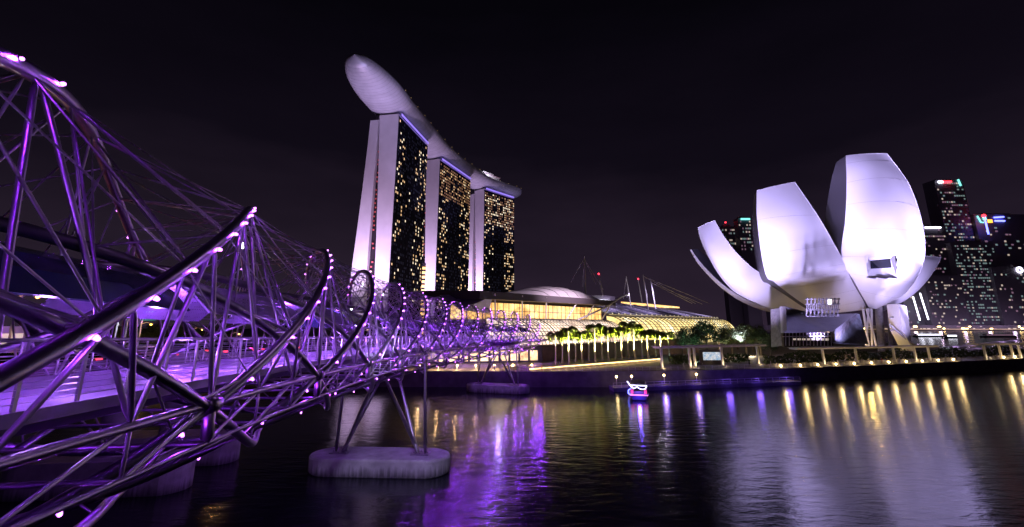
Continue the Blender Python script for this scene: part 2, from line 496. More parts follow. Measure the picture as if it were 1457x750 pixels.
# canopy panels above the deck, alternating glass and perforated steel
s = -4.; q = 0
while s < 132:
    L = 9.2 if q % 3 else 6.0
    nseg = 6; na = 8; g = q in (0, 1, 4, 9, 13)
    prof = [(DNI + 3.35 * math.cos(R(38 + 104 * i / na)), DZI + 3.35 * math.sin(R(38 + 104 * i / na))) for i in range(na + 1)]
    prof += [(DNI + 3.29 * math.cos(R(38 + 104 * i / na)), DZI + 3.29 * math.sin(R(38 + 104 * i / na))) for i in range(na, -1, -1)]
    mb = MB(); sweep(mb, [s + L * i / nseg for i in range(nseg + 1)], prof)
    pan = mb.build('canopy_panel', M['canopy_glass'] if g else M['canopy_steel'], bridge)
    lamp('deck_light', 'POINT', loc(s + L * .5, DN, .6), (.35, .09, 1.0), 900, size=.15)
    s += L + (1.2 if q % 2 else 2.4); q += 1
for s in range(2, 140, 4):
    lamp('rail_light', 'POINT', loc(s, DN + 2.7, -1.1), (.52, .26, 1.0), 60, size=.08)
    if s % 8 == 2: lamp('underdeck_light', 'POINT', loc(s, 0, -3.5), (.34, .05, 1.0), 160 if s < 70 else 260, size=.1)
# white spot lamps under the canopy
for k_, (px, py, Y) in enumerate(((467, 397, 33), (516, 407, 44), (545, 420, 52), (345, 352, 24), (133, 393, 14), (500, 345 + 95, 40))):
    mb = MB(); p = at(px, py, Y); mb.ball(p, .075, 8); mb.tube([p, p + Vector((0, 0, .25))], .03, 6)
    mb.build('downlight', M['white_lamp'], bridge)
# viewing pod near the far pier
def pod(s0, n_out, parent):
    mb = MB(); ringo = []
    for i in range(17):
        a = math.pi * i / 16
        ringo.append((s0 - 6.5 * math.cos(a), DN + 2.9 + n_out * math.sin(a) ** .7))
    n = len(ringo)
    top = [loc(s_, n_, -1.98) for s_, n_ in ringo]; bot = [loc(s0 + (s_ - s0) * .8, DN + 2.9 + (n_ - DN - 2.9) * .8, -2.7) for s_, n_ in ringo]
    mb.add(top + bot, [tuple(range(n))[::-1], tuple(range(n, 2 * n))] + [(i, (i + 1) % n, n + (i + 1) % n, n + i) for i in range(n)])
    p = mb.build('viewing_pod', M['deck'], parent)
    g = MB(); sm = MB()
    for i in range(n - 1):
        a, b = top[i], top[i + 1]; u = Vector((0, 0, 1.15)); lo = Vector((0, 0, .06))
        g.quad(a + lo, b + lo, b + u, a + u); sm.tube([a, a + u], .03, 6)
    sm.tube([t + Vector((0, 0, 1.17)) for t in top], .035, 6)
    go = g.build('glass_panel', M['rail_glass'], parent); ro = sm.build('pod_rail', M['rod'], parent)
    return p
pod(103, 5.2, bridge)
# legs on the two piers in the water
M['cap'] = mat('weathered_concrete', (.34, .32, .33), .8, noise=.25, nscale=.9, bump=.25)
_t = M['cap'].node_tree; _p = _t.nodes['Principled BSDF']; _src = _p.inputs['Base Color'].links[0].from_socket
_tc = _t.nodes.new('ShaderNodeTexCoord'); _sx = _t.nodes.new('ShaderNodeSeparateXYZ'); _n = _t.nodes.new('ShaderNodeTexNoise'); _n.inputs['Scale'].default_value = 2.2
_m = _t.nodes.new('ShaderNodeMapping'); _m.inputs['Scale'].default_value = (1.6, 1.6, .12)
_ma = _t.nodes.new('ShaderNodeMath'); _ma.operation = 'MULTIPLY_ADD'; _ma.inputs[1].default_value = -1.7
_r = _t.nodes.new('ShaderNodeMapRange'); _r.inputs[1].default_value = -.85; _r.inputs[2].default_value = .1; _r.inputs[3].default_value = .22; _r.inputs[4].default_value = 1
_v = _t.nodes.new('ShaderNodeVectorMath'); _v.operation = 'SCALE'
_t.links.new(_tc.outputs['Object'], _sx.inputs[0]); _t.links.new(_tc.outputs['Object'], _m.inputs[0]); _t.links.new(_m.outputs[0], _n.inputs['Vector'])
_t.links.new(_n.outputs[0], _ma.inputs[0]); _t.links.new(_sx.outputs['Z'], _ma.inputs[2]); _t.links.new(_ma.outputs[0], _r.inputs[0])
_t.links.new(_src, _v.inputs[0]); _t.links.new(_r.outputs[0], _v.inputs['Scale']); _t.links.new(_v.outputs[0], _p.inputs['Base Color'])
def pier(s0, label):
    a = axis(s0); n = nrm(s0); t = Vector((-n.y, n.x, 0)) * -1
    yaw = math.atan2(n.y, n.x)
    cap_z = 1.75
    mb = MB(); L, Wd = 7.9 - 0, 2.7
    prof = []
    for i in range(24):
        an = 2 * math.pi * i / 24
        cx = (L - Wd) * (1 if math.cos(an) > 0 else -1)
        prof.append(Vector((cx + Wd * math.cos(an), Wd * math.sin(an), 0)))
    rot = Matrix.Rotation(yaw, 3, 'Z'); base = Vector((a.x, a.y, 0))
    rings = []
    for z, k in ((-1.5, .985), (.12, .985), (.13, 1.0), (cap_z - .25, 1.0), (cap_z - .07, .985), (cap_z, .95)):
        rings.append([rot @ (p * k) + base + Vector((0, 0, z)) for p in prof])
    vs = [v for r_ in rings for v in r_]
    mb.add(vs, [(i * 24 + j, i * 24 + (j + 1) % 24, (i + 1) * 24 + (j + 1) % 24, (i + 1) * 24 + j) for i in range(5) for j in range(24)])
    mb.add(rings[-1], [tuple(range(24))])
    c = mb.build('pile_cap', M['cap']); tag(c, label, 'pile cap', 'concrete caps under the footbridge legs')
    for sd in (-1, 1):
        q = MB(); f0 = base + n * sd * 4.6 + Vector((0, 0, cap_z - .01))
        for i in range(8):
            an = i * math.pi / 4; q.tube([f0 + Vector((math.cos(an) * .75, math.sin(an) * .55, 0)), f0 + Vector((math.cos(an) * .75, math.sin(an) * .55, .22))], .06, 6)
        q.box(f0 + Vector((0, 0, .05)), (2.0, 1.5, .1), yaw)
        q.build('foot_plate', M['steel'], bridge)
        for (sn, ds, r) in ((4.7, 0, .19), (.5, -1.6, .21), (.9, 2.1, .21)):
            m2 = MB(); topp = loc(s0 + ds, sd * sn, -3.7 if sn > 3 else -5.1)
            ft = f0 + n * sd * (.5 if sn > 3 else -.3) + t * (ds * .12) + Vector((0, 0, .1))
            m2.tube([ft, ft.lerp(topp, .04), ft.lerp(topp, .5), topp], r, 12, True, [r * .6, r, r, r * .75])
            m2.build('leg', M['steel'], bridge)
pier(55.7, 'nearest oval concrete pile cap in the water, tubular legs rising from both ends')
pier(116.3, 'smaller distant oval concrete pile cap close to the far quay wall')

# ================================================================== ROAD BRIDGE behind
rb = empty('road_bridge', loc(40, -24, -4), 'low road bridge with parapets running behind the footbridge lattice', 'road bridge')
ss2 = [x * 4.0 for x in range(-10, 37)]
def rz_(s): return -3.3
mb = MB(); sweep(mb, ss2, [(-13, -3.0), (-13.5, -3.2), (-15, -4.4), (-33, -4.4), (-35, -3.2), (-35.5, -3.0)])
mb.build('road_deck', M['concrete'], rb)
mb = MB(); sweep(mb, ss2, [(-13.6, -2.992), (-34.8, -2.992)], False); mb.build('carriageway', M['asphalt'], rb)
for n_ in (-13.2, -35.2):
    mb = MB(); sweep(mb, ss2, [(n_ - .15, -2.99), (n_ - .15, -2.2), (n_ + .15, -2.2), (n_ + .15, -2.99)]); mb.build('parapet', M['concrete'], rb)
# lane marks
mb = MB()
for n_ in (-17.2, -20.8, -27.5, -31.1):
    s = -30
    while s < 140:
        mb.quad(loc(s, n_ - .07, -2.986), loc(s, n_ + .07, -2.986), loc(s + 2.5, n_ + .07, -2.986), loc(s + 2.5, n_ - .07, -2.986)); s += 6
mb.build('lane_marking', M['white_wall'], rb)
for (px, py, Y, lab) in ((250, 690, 50, 'pile cap of the road bridge nearer to the camera, half hidden by tubes'), (322, 650, 59.5, 'second pile cap of the road bridge, its rounded end left of the nearest oval cap')):
    p = at(px, py, Y); p.z = 0
    mb = MB(); prof = []
    for i in range(24):
        an = 2 * math.pi * i / 24; cx = 6 * (1 if math.cos(an) > 0 else -1)
        prof.append(Vector((cx - 7.0 + 2.3 * math.cos(an), 2.3 * math.sin(an), 0)))
    rot = Matrix.Rotation(R(6), 3, 'Z')
    mb.prism([tuple((rot @ q)[:2]) for q in prof], -1.5, 3.1)
    mb.v = [v + Vector((p.x, p.y, 0)) for v in mb.v]
    tag(mb.build('road_pile_cap', M['cap']), lab, 'pile cap', 'caps under the road bridge')
    mb = MB(); mb.tube([Vector((p.x - 7, p.y, 3.0)), Vector((p.x - 7, p.y, 11.9))], 1.3, 16); mb.build('column', M['concrete'], rb)


def car(s, n_, paint, label, toward=False, bus=False):
    p0 = loc(s, n_, -2.985); t = (loc(s + 1, n_, 0) - loc(s, n_, 0)); t.z = 0; rz = math.atan2(t.y, t.x)
    root = empty('bus' if bus else 'car', p0, label, 'bus' if bus else 'car', 'vehicles on the road bridge')
    rot = Matrix.Rotation(rz, 3, 'Z')
    def P(x, y, z): return p0 + rot @ Vector((x, y, z))
    L, Wd, Hh = (10.5, 2.5, 3.1) if bus else (4.4, 1.78, 1.42)
    if bus: prof = [(-L / 2, .35), (-L / 2, Hh - .15), (-L / 2 + .2, Hh), (L / 2 - .3, Hh), (L / 2, Hh - .5), (L / 2, .35)]
    else: prof = [(-2.2, .28), (-2.2, .85), (-2.0, .98), (-1.75, 1.02), (-1.2, 1.40), (.35, 1.42), (1.05, .98), (2.0, .82), (2.2, .6), (2.2, .28)]
    mb = MB(); n = len(prof)
    vs = [P(x, -Wd / 2 + (.12 if z > 1.1 and not bus else 0), z) for x, z in prof] + [P(x, Wd / 2 - (.12 if z > 1.1 and not bus else 0), z) for x, z in prof]
    mb.add(vs, [tuple(range(n)), tuple(range(n, 2 * n))[::-1]] + [(i, n + i, n + (i + 1) % n, (i + 1) % n) for i in range(n)])
    mb.build('body', paint, root)
    z0, z1 = (1.4, 2.5) if bus else (1.0, 1.33)
    for sd in (-1, 1):
        mb = MB()
        y = sd * (Wd / 2 + .004 - (0 if bus else .10)); y0_ = sd * (Wd / 2 + .006)
        xa, xb = (-L / 2 + .4, L / 2 - .5) if bus else (-1.3, .65)
        mb.quad(P(xa - (0 if bus else .2), y0_ if not bus else y, z0), P(xb + (0 if bus else .15), y0_ if not bus else y, z0), P(xb - (0 if bus else .3), y, z1), P(xa, y, z1))
        mb.build('side_window', M['win_coolb'] if bus else M['dark_glass'], root)
    for x in (-L * .31, L * .31):
        for sd in (-1, 1):
            mb = MB(); r = .5 if bus else .32
            mb.tube([P(x, sd * (Wd / 2 - .22), r), P(x, sd * (Wd / 2 + .02), r)], r, 14); mb.build('wheel', M['tyre'], root)
    for sd in (-1, 1):
        mb = MB(); mb.box(P(-L / 2 - .02, sd * (Wd / 2 - .28), .78), (.06, .42, .16), rz); mb.build('tail_light', M['red_lamp'], root)
        mb = MB(); mb.box(P(L / 2 + .0, sd * (Wd / 2 - .28), .62), (.06, .36, .16), rz); mb.build('headlight', M['white_lamp'], root)
    lamp('tail_glow', 'POINT', P(-L / 2 - .6, 0, .7), (1, .03, .08), 14, size=.3)
spec = []
for lane, n_, s0, dsp in (('near', -15.6, 17, 6.9), ('second', -19, 20, 8.2)):
    for i in range(9 if lane == 'near' else 7):
        o_ = ['first', 'second', 'third', 'fourth', 'fifth', 'sixth', 'seventh', 'eighth', 'ninth'][i]
        dk = (i * 5 + len(lane)) % 3 != 0
        spec.append((s0 + dsp * i + random.uniform(-.6, .6), n_, 'car_dark' if dk else 'car_silver', ('dark' if dk else 'silver') + f' car with red tail lights, {o_} from the left in the {lane} lane', False))
for s, n_, pm, lb, _ in spec: car(s, n_, M[pm], lb)
car(38, -30, M['car_silver'], 'single deck bus with lit windows in the far lanes', bus=True)
# street lamps
for i, (px, py, Y, mt, lb) in enumerate(((190, 448, 52, 'white_lamp', 'street lamp with a white head left of the green road sign'),
                                    (222, 446, 58, 'amber_lamp', 'street lamp with an amber head just right of the green road sign'),
                                    (215, 461, 74, 'amber_lamp', 'lower amber street lamp glowing over the trees under the green sign'),
                                    (288, 468, 80, 'amber_lamp', 'amber street lamp beyond the second node of tubes'),
                                    (340, 475, 98, 'amber_lamp', 'farthest and smallest amber street lamp'),
                                    (54, 421, 40, 'amber_lamp', 'amber street lamp seen through the glass canopy at far left'),)):
    p = at(px, py, Y); base = Vector((p.x - 1.6, p.y, H - 2.6))
    root = empty('street_lamp', base, lb, 'street lamp', 'street lamps on the road bridge')
    mb = MB(); mb.tube([base, base + Vector((0, 0, p.z - base.z)), ], .09, 8); mb.build('post', M['mast'], root)
    mb = MB(); mb.tube([Vector((base.x, base.y, p.z)), Vector((base.x + .8, p.y, p.z + .25)), p + Vector((0, 0, .16))], .05, 6); mb.build('arm', M['mast'], root)
    mb = MB(); mb.box(p + Vector((0, 0, .06)), (.7, .3, .12)); hd = mb.build('lamp_head', M['mast'], root)
    mb = MB(); mb.ball(p - Vector((0, 0, .06)), .16, 8); mb.build('bulb', M[mt], root)
    lamp('street_glow', 'POINT', p - Vector((0, 0, .5)), (1, .5, .15) if mt[0] == 'a' else (.8, .85, 1), 260, size=.2)
# overhead road sign
p = at(205, 446, 56); root = empty('road_sign', Vector((p.x - 1.8, p.y, H - 2.6)), 'small green illuminated direction sign between two street lamps', 'road sign')
mb = MB(); mb.box(p, (3.0, .12, 1.7)); mb.build('sign_board', M['green_sign'], root)
mb = MB()
for r_ in range(4):
    x = -1.25
    while x < 1.1:
        w_ = random.uniform(.12, .4); mb.box(p + Vector((x + w_ / 2, -.07, .55 - r_ * .36)), (w_, .02, .10)); x += w_ + random.uniform(.07, .22)
mb.build('sign_lettering', M['teal_neon'], root)
mb = MB(); mb.tube([Vector((p.x - 1.8, p.y, H - 2.6)), Vector((p.x - 1.8, p.y, p.z + 1))], .09, 8); mb.tube([Vector((p.x - 1.8, p.y, p.z + .9)), Vector((p.x + 1.6, p.y, p.z + .9))], .06, 6)
mb.build('post', M['mast'], root)


# ================================================================== TREES
def leaf_crown(rad, n, size, flat=.75, seed=0, clumps=16):
    rnd = random.Random(seed); mb = MB(); cs = []
    for i in range(clumps):
        a = rnd.uniform(0, 6.28); r = rnd.uniform(.25, .85) * rad; z = rnd.uniform(-.55, .75) * rad * flat
        k = math.sqrt(max(0, 1 - (z / (rad * flat)) ** 2 * .8)); cs.append((Vector((r * k * math.cos(a), r * k * math.sin(a), z)), rnd.uniform(.22, .42) * rad))
    for i in range(n):
        c, cr_ = cs[i % clumps]
        d = Vector((rnd.gauss(0, 1), rnd.gauss(0, 1), rnd.gauss(0, .8))).normalized() * cr_ * rnd.uniform(.55, 1.08)
        p = c + d; a = Vector((rnd.gauss(0, 1), rnd.gauss(0, 1), rnd.gauss(0, .6))).normalized()
        b = a.cross(Vector((rnd.gauss(0, 1), rnd.gauss(0, 1), rnd.gauss(0, 1)))).normalized(); s = size * rnd.uniform(.6, 1.3)
        mb.add([p - a * s, p - b * s * .5, p + a * s, p + b * s * .5], [(0, 1, 2, 3)])
    return mb, cs
def trunk_mb(h, rad, cs, r0, lift):
    mb = MB(); mb.tube([(0, 0, 0), (.1 * r0, 0, h * .4), (0, .15 * r0, h)], r0, 10, True, [r0 * 1.3, r0, r0 * .7])
    for c, cr_ in cs[:7]:
        e = c * .8 + Vector((0, 0, lift)); mb.tube([(0, 0, h * .75), Vector((0, 0, h * .75)).lerp(e, .5) + Vector((0, 0, .2)), e], r0 * .4, 6, False, [r0 * .45, r0 * .3, r0 * .12])
    return mb
TREE = []
for v in range(3):
    cm, cs = leaf_crown(4.6, 2600, .26, .72, seed=11 + v)
    for q in cm.v: q.z += 6.6
    c = cm.build('crown', M['leaf_dark']); t = trunk_mb(5.2, 4.6, cs, .32, 6.6).build('trunk', M['bark'])
    TREE.append((c, t))
used = set()
def tree(p, sc, v, label, leaf=None, group='broadleaf trees along the waterfront'):
    root = empty('tree', p, label, 'tree', group); root.scale = (sc, sc, sc * random.uniform(.9, 1.1)); root.rotation_euler.z = random.uniform(0, 6)
    c, t = TREE[v]
    c2 = c.copy(); t2 = t.copy()
    if leaf: c2.data = c.data.copy(); c2.data.materials[0] = leaf
    COL.objects.link(c2); COL.objects.link(t2); c2.parent = root; t2.parent = root
    return root
GZ = 3.56
def gp(px, Y, z=GZ):
    q = at(px, 462, Y); return Vector((q.x, Y, z))
TL = [(975, 178, 1.05, 1, 'leaf_dark', 'dark tree directly right of the last palm, touching its crown'),
      (1020, 188, 1.3, 2, 'leaf_dark', 'dark tree just right of the largest tree in front of the hall roof'),
      (1068, 215, 1.35, 2, 'leaf_mid', 'tree just left of the museum fin, behind the row'),
      (983, 185, 1.15, 0, 'leaf_dark', 'dark green tree at the right end of the palm row'),
      (1003, 180, 1.35, 1, 'leaf_dark', 'largest dark green tree in front of the glass hall roof'),
      (968, 190, .8, 2, 'leaf_dark', 'small dark bushy tree nearest the palms, under the glass vault'),
      (1038, 205, 1.15, 2, 'leaf_mid', 'lighter brownish green tree right of the largest dark tree'),
      (1058, 200, 1.25, 0, 'leaf_mid', 'middle tree of the group between the glass hall and the white museum'),
      (1078, 196, 1.2, 1, 'leaf_dark', 'tree touching the left foot of the white museum'),
      (1046, 240, 1.2, 1, 'leaf_mid', 'tree standing farthest back between hall and museum'),
      (1092, 178, .7, 2, 'leaf_dark', 'short tree beside the left fin of the museum entrance')]
for px, Y, sc, v, lf, lb in TL: tree(gp(px, Y), sc, v, lb, M[lf])
for i, (px, Y, lb) in enumerate(((170, 130, 'tree in amber light left of the road sign post'), (205, 140, 'tree in amber light under the road sign'), (240, 150, 'tree in amber light right of the road sign'), (110, 135, 'dark tree far behind the glass canopy'), (275, 160, 'dark tree behind the second tube node'), (320, 175, 'dark tree beyond the farthest amber street lamp'))):
    tree(gp(px, Y), 1.25, i % 3, lb, M['leaf_mid'], 'trees behind the road bridge')
for c, t in TREE:
    bpy.data.objects.remove(c); bpy.data.objects.remove(t)
lamp('park_light', 'POINT', gp(1030, 185, 6), (1, .75, .45), 2200, size=.35)
lamp('park_light', 'POINT', gp(1064, 188, 5), (1, .8, .5), 2200, size=.35)
lamp('park_light', 'POINT', gp(985, 168, 7), (.55, 1, .75), 2600, size=.35)
lamp('park_light', 'POINT', gp(205, 118, 8), (1, .55, .15), 3500, size=.5)
# palms
def palm_parts(seed):
    rnd = random.Random(seed); t = MB(); pts = [Vector((.12 * math.sin(i * .5), 0, 8.2 * i / 8)) for i in range(9)]
    t.tube(pts, .2, 10, True, [.3, .22, .2, .19, .18, .18, .17, .17, .16])
    c = MB()
    for i in range(22):
        az = 2 * math.pi * i / 22 + rnd.uniform(-.15, .15); el = rnd.uniform(-.15, 1.4); L = rnd.uniform(2.5, 3.3)
        d = Vector((math.cos(az), math.sin(az), 0)); side = Vector((-d.y, d.x, 0)); prev = None; p = Vector((0, 0, 8.3)); a = el
        n = 13
        for j in range(n):
            st = L / n; p2 = p + (d * math.cos(a) + Vector((0, 0, math.sin(a)))) * st; a -= .14 + .022 * j
            lw = .95 * math.sin(math.pi * (j + 1.2) / (n + 2.2)) ** .7
            for sd in (-1, 1):
                dr = Vector((0, 0, -.6 * lw)); tip = p + side * sd * lw + d * .25 + dr + Vector((0, 0, rnd.uniform(-.1, .1)))
                c.add([p, p + d * .26, tip], [(0, 1, 2)]); c.add([p2 * .5 + p * .5, (p2 * .5 + p * .5) + d * .26, tip + d * .12 + Vector((0, 0, .08))], [(0, 1, 2)])
            c.add([p - side * .02, p + side * .02, p2 + side * .02, p2 - side * .02], [(0, 1, 2, 3)])
            p = p2
    return t, c
PALM = []
for v in range(3):
    t, c = palm_parts(40 + v); PALM.append((t.build('trunk', M['palm_bark']), c.build('crown', M['leaf_palm'])))
pal = []
for i in range(9): pal.append((790 + 18.5 * i, 139 + 3.6 * i, 'front'))
for i in range(9): pal.append((799 + 18.7 * i, 145 + 3.6 * i, 'back'))
ORD = ['first', 'second', 'third', 'fourth', 'fifth', 'sixth', 'seventh', 'eighth', 'ninth']
cnt = {'front': 0, 'back': 0}
for i, (px, Y, rw) in enumerate(pal):
    p = gp(px, Y, GZ + .88); k = cnt[rw]; cnt[rw] += 1
    root = empty('palm_tree', p, f'green lit palm, {ORD[k]} from the left in the {rw} row by the quay', 'palm tree', 'palm trees in front of the glass hall')
    s = random.uniform(.98, 1.16); root.scale = (s * 1.25, s * 1.25, s * random.uniform(.95, 1.2)); root.rotation_euler.z = random.uniform(0, 6)
    for o in PALM[i % 3]:
        c = o.copy(); COL.objects.link(c); c.parent = root
    lamp('palm_uplight', 'SPOT', p + Vector((1.2, -4.2, 1.7)), (1, .95, .34), 42000, target=p + Vector((0, 0, 10.0)), size=.1, spot=50)
for a, b in PALM:
    bpy.data.objects.remove(a); bpy.data.objects.remove(b)
w0, w1 = gp(772, 163), gp(992, 212); dw = (w1 - w0).normalized(); nw = Vector((-dw.y, dw.x, 0))
m = MB(); m.add([w0, w1, w1 + nw * 2, w0 + nw * 2] + [q + Vector((0, 0, 5.2 if i in (0, 3) else 6.4)) + nw * .8 for i, q in enumerate((w0, w1, w1 + nw * 2, w0 + nw * 2))],
                [(0, 1, 5, 4), (1, 2, 6, 5), (2, 3, 7, 6), (3, 0, 4, 7), (4, 5, 6, 7)])
M['brown_wall'] = mat('brown_wall', (.16, .10, .07), .7, noise=.3, nscale=.4)
tag(m.build('retaining_wall', M['brown_wall']), 'brown sloping retaining wall behind the palm trunks', 'wall')
# raised kerb under the palms
a0, a1 = gp(745, 128.5), gp(930, 166); mb = MB()
dv = (a1 - a0).normalized(); nv = Vector((-dv.y, dv.x, 0))
mb.add([a0 - nv * 2.2, a1 - nv * 2.2, a1 + nv * 9, a0 + nv * 9, a0 - nv * 2.2 + Vector((0, 0, .9)), a1 - nv * 2.2 + Vector((0, 0, .9)), a1 + nv * 9 + Vector((0, 0, .9)), a0 + nv * 9 + Vector((0, 0, .9))],
       [(0, 1, 5, 4), (1, 2, 6, 5), (2, 3, 7, 6), (3, 0, 4, 7), (4, 5, 6, 7)])
tag(mb.build('planting_terrace', M['paving']), kind='structure')
m = MB(); f0, f1 = a0 - nv * 2.26, a1 - nv * 2.26
m.quad(f0 + Vector((0, 0, .55)), f1 + Vector((0, 0, .55)), f1 + Vector((0, 0, .86)), f0 + Vector((0, 0, .86)))
m.quad(f0 + Vector((0, .05, .55)), f1 + Vector((0, .05, .55)), f1 + Vector((0, .05, .86)), f0 + Vector((0, .05, .86)))
tag(m.build('terrace_glow_strip', M['strip_warm']), 'added continuous warm glow strip along the terrace edge below the palms', 'light strip')  # glow added to the pale kerb for gold on the water
for i in range(20): lamp('strip_glow', 'POINT', f0.lerp(f1, (i + .5) / 20) - nv * .6 + Vector((0, 0, .9)), (1, .66, .26), 95, size=.3)  # extra point lamps along the added strip, no fittings

# ================================================================== HOTEL TOWERS
def windows(parent, fn, nu, nv, prob, mats, wu=.62, wv=.6, limit=96, depth=.12, name='window'):
    """fn(u, v) -> point on the facade (u, v in 0..1); lit panes proud of it"""
    cells = []
    for i in range(nu):
        for j in range(nv):
            m = prob(i / (nu - 1), j / (nv - 1), i, j)
            if not m and len(mats) > 3 and random.random() < .42: m = 4  # unlit cells take the added faint pane glow
            if m: cells.append((i, j, m))
    random.shuffle(cells); cells.sort(key=lambda c: c[2] > 3)
    big = [MB() for _ in mats]
    for q, (i, j, mi) in enumerate(cells):
        hu = wu / nu / 2 * random.uniform(.7, 1.05); hv = wv / nv / 2 * random.uniform(.8, 1.05); u = (i + .5) / nu; v = (j + .5) / nv
        a, b, c, d = fn(u - hu, v - hv), fn(u + hu, v - hv), fn(u + hu, v + hv), fn(u - hu, v + hv)
        nn = (b - a).cross(d - a).normalized() * depth
        mb = MB() if q < limit else big[mi - 1]
        mb.add([a, b, c, d, a + nn, b + nn, c + nn, d + nn], [(4, 5, 6, 7), (0, 1, 5, 4), (1, 2, 6, 5), (2, 3, 7, 6), (3, 0, 4, 7)])
        if q < limit: mb.build(name, mats[mi - 1], parent)
    tot = MB()
    for k, b in enumerate(big):
        tot.cur = k
        if b.v: tot.add(b.v, b.f)
    if tot.v:
        o = tot.build(name + '_field', None, parent, mats=mats); tag(o, kind='stuff')


def hotel(A, B, label, prob, win_nu):
    """A, B: ends of the bay-side facade; u runs back from it"""
    A, B = Vector((*A, 0)), Vector((*B, 0)); t = (B - A).normalized(); bk = Vector((-t.y, t.x, 0)); Z = Vector((0, 0, 1))
    root = empty('hotel_tower', (A + B) / 2 + bk * 14 + Z * GZ, label, 'hotel tower', 'three matching hotel towers under the roof deck')
    TOP = 190.0
    def sec(z):   # bay slab u0..u1, garden slab u2..u3
        k = 1 - (z - GZ) / (TOP - GZ)
        u1 = 17.5 - 7.0 * k ** .8
        u2 = 18.0 + 1.8 * k
        u3 = 25.5 + 10.5 * k ** 1.3
        return u1, u2, u3
    zs = [GZ + (TOP - GZ) * i / 18 for i in range(19)]
    for nm, f0, f1, zt in (('bay_slab', lambda z: 0, lambda z: sec(z)[0], TOP), ('garden_slab', lambda z: sec(z)[1], lambda z: sec(z)[2], TOP - 4)):
        mb = MB(); r_ = []
        for z in zs:
            z = min(z, zt)
            for q, u in ((A, f0(z)), (A, f1(z)), (B, f1(z)), (B, f0(z))): r_.append(q + bk * u + Z * z)
        n = len(zs); mb.add(r_, [(i * 4 + j, i * 4 + (j + 1) % 4, (i + 1) * 4 + (j + 1) % 4, (i + 1) * 4 + j) for i in range(n - 1) for j in range(4)])
        mb.add(r_[-4:], [(0, 1, 2, 3)])
        mb.build(nm, M['white_wall'], root)
    # glazed bay front, set 0.6 m proud, inset from the white end wall
    L = (B - A).length
    mb = MB(); o0 = A + t * .5 - bk * .6; o1 = B - t * .0 - bk * .6
    mb.add([o0 + Z * 6, o1 + Z * 6, o1 + Z * (TOP - 2), o0 + Z * (TOP - 2), A + t * .5 + Z * 6, B + Z * 6, B + Z * (TOP - 2), A + t * .5 + Z * (TOP - 2)],
           [(0, 1, 2, 3), (0, 4, 5, 1), (1, 5, 6, 2), (2, 6, 7, 3), (3, 7, 4, 0)])
    fac = mb.build('glass_facade', M['dark_glass'], root)
    # fins / floor edges so the glass reads as storeys
    mb = MB(); nfl = 54
    for i in range(nfl):
        z = 8 + (TOP - 12) * i / nfl
        c = (o0 + o1) / 2 + Z * z - bk * .1
        mb.box(c, (L - .6, .24, .28), math.atan2(t.y, t.x))
    mb.build('floor_edges', M['bronze_glass'], root)
    mb = MB()
    for i in range(1, win_nu):
        c = o0.lerp(o1, i / win_nu) + Z * (TOP + 4) / 2 - bk * .16
        mb.box(c, (.35, .32, TOP - 10), math.atan2(t.y, t.x))
    mb.build('mullions', M['bronze_glass'], root)
    windows(root, lambda u, v: o0.lerp(o1, u) + Z * (8 + (TOP - 12) * v) - bk * .10, win_nu, 54, prob, [M['win_warm'], M['win_white'], M['win_dim'], M['pane_glow']], .58, .60, depth=.10)
    # atrium lights between the slabs
    for i in range(40):
        z = 12 + 150 * i / 40; u1, u2, u3 = sec(z)
        if u2 - u1 < 2.2 or random.random() < (.15 if A.y < 400 else .6): continue
        c0, c1 = A + t * 3 + bk * (u1 + .1), A + t * 3 + bk * (u2 - .1); mb = MB()
        mb.box(c0.lerp(c1, random.uniform(.55, .8)) + Z * z, ((u2 - u1) * .22, .3, 1.2), math.atan2(bk.y, bk.x))
        mb.build('atrium_light', M['win_red'] if z > 60 else M['win_warm'], root)
    mb = MB(); mb.add([A + t * 4 + bk * 10 + Z * GZ, A + t * 4 + bk * 28 + Z * GZ, A + t * 4 + bk * 19 + Z * 150, A + t * 4 + bk * 17 + Z * 150], [(0, 1, 2, 3)])
    mb.build('atrium_wall', M['bronze_glass'], root)
    # roof connection struts and light strip under the deck
    mb = MB(); mb.box((o0 + o1) / 2 + Z * (TOP + .2) - bk * 1.2, (L - 4, .6, 1.7), math.atan2(t.y, t.x)); mb.build('light_strip', M['strip_blue'], root)
    mb = MB(); mb.box((A + B) / 2 + bk * 13 + Z * (TOP + 1.5), (L - 8, 20, 5), math.atan2(t.y, t.x)); mb.build('roof_plant', M['roof_dark'], root)
    return root, A, B, t, bk, sec


def pr1(u, v, i, j):
    if v < .12: return 0
    b = .05 + .38 * (u > .62) * (math.sin(i * 2.2 + j * .5) > .1) + .16 * (u < .22) * (v > .4)
    if .2 < u < .5: b = .08 if v > .55 else .01
    if v > .95: b *= .3
    r = random.random()
    return 0 if r > b else (1 if random.random() < .6 else 2)
def pr2(u, v, i, j):
    if v > .80 and random.random() < .72: return random.choice((1, 3, 3, 3))
    b = .34 * (u < .26) + .36 * (u > .66)
    if v < .75 and .3 < u < .62: b = .012
    if math.sin(j * .9 + u * 3) < -.5: b *= .3
    return (1 if random.random() < .65 else 2) if random.random() < b else 0
def pr3(u, v, i, j):
    if v > .77 and random.random() < .68: return random.choice((1, 3, 3, 3, 2))
    b = .24 * (u < .3) + .5 * (u > .66)
    if math.sin(j * .7 + 1) < -.6: b *= .35
    if .3 <= u <= .6: b = .01
    return (1 if random.random() < .6 else 2) if random.random() < b else 0
T1 = hotel((-95.9, 356), (-84, 423), 'nearest and tallest looking hotel tower, under the pointed end of the roof deck', pr1, 22)
T2 = hotel((-77.7, 463), (-51.5, 535), 'middle hotel tower of the three, gold lit gap at its foot', pr2, 22)
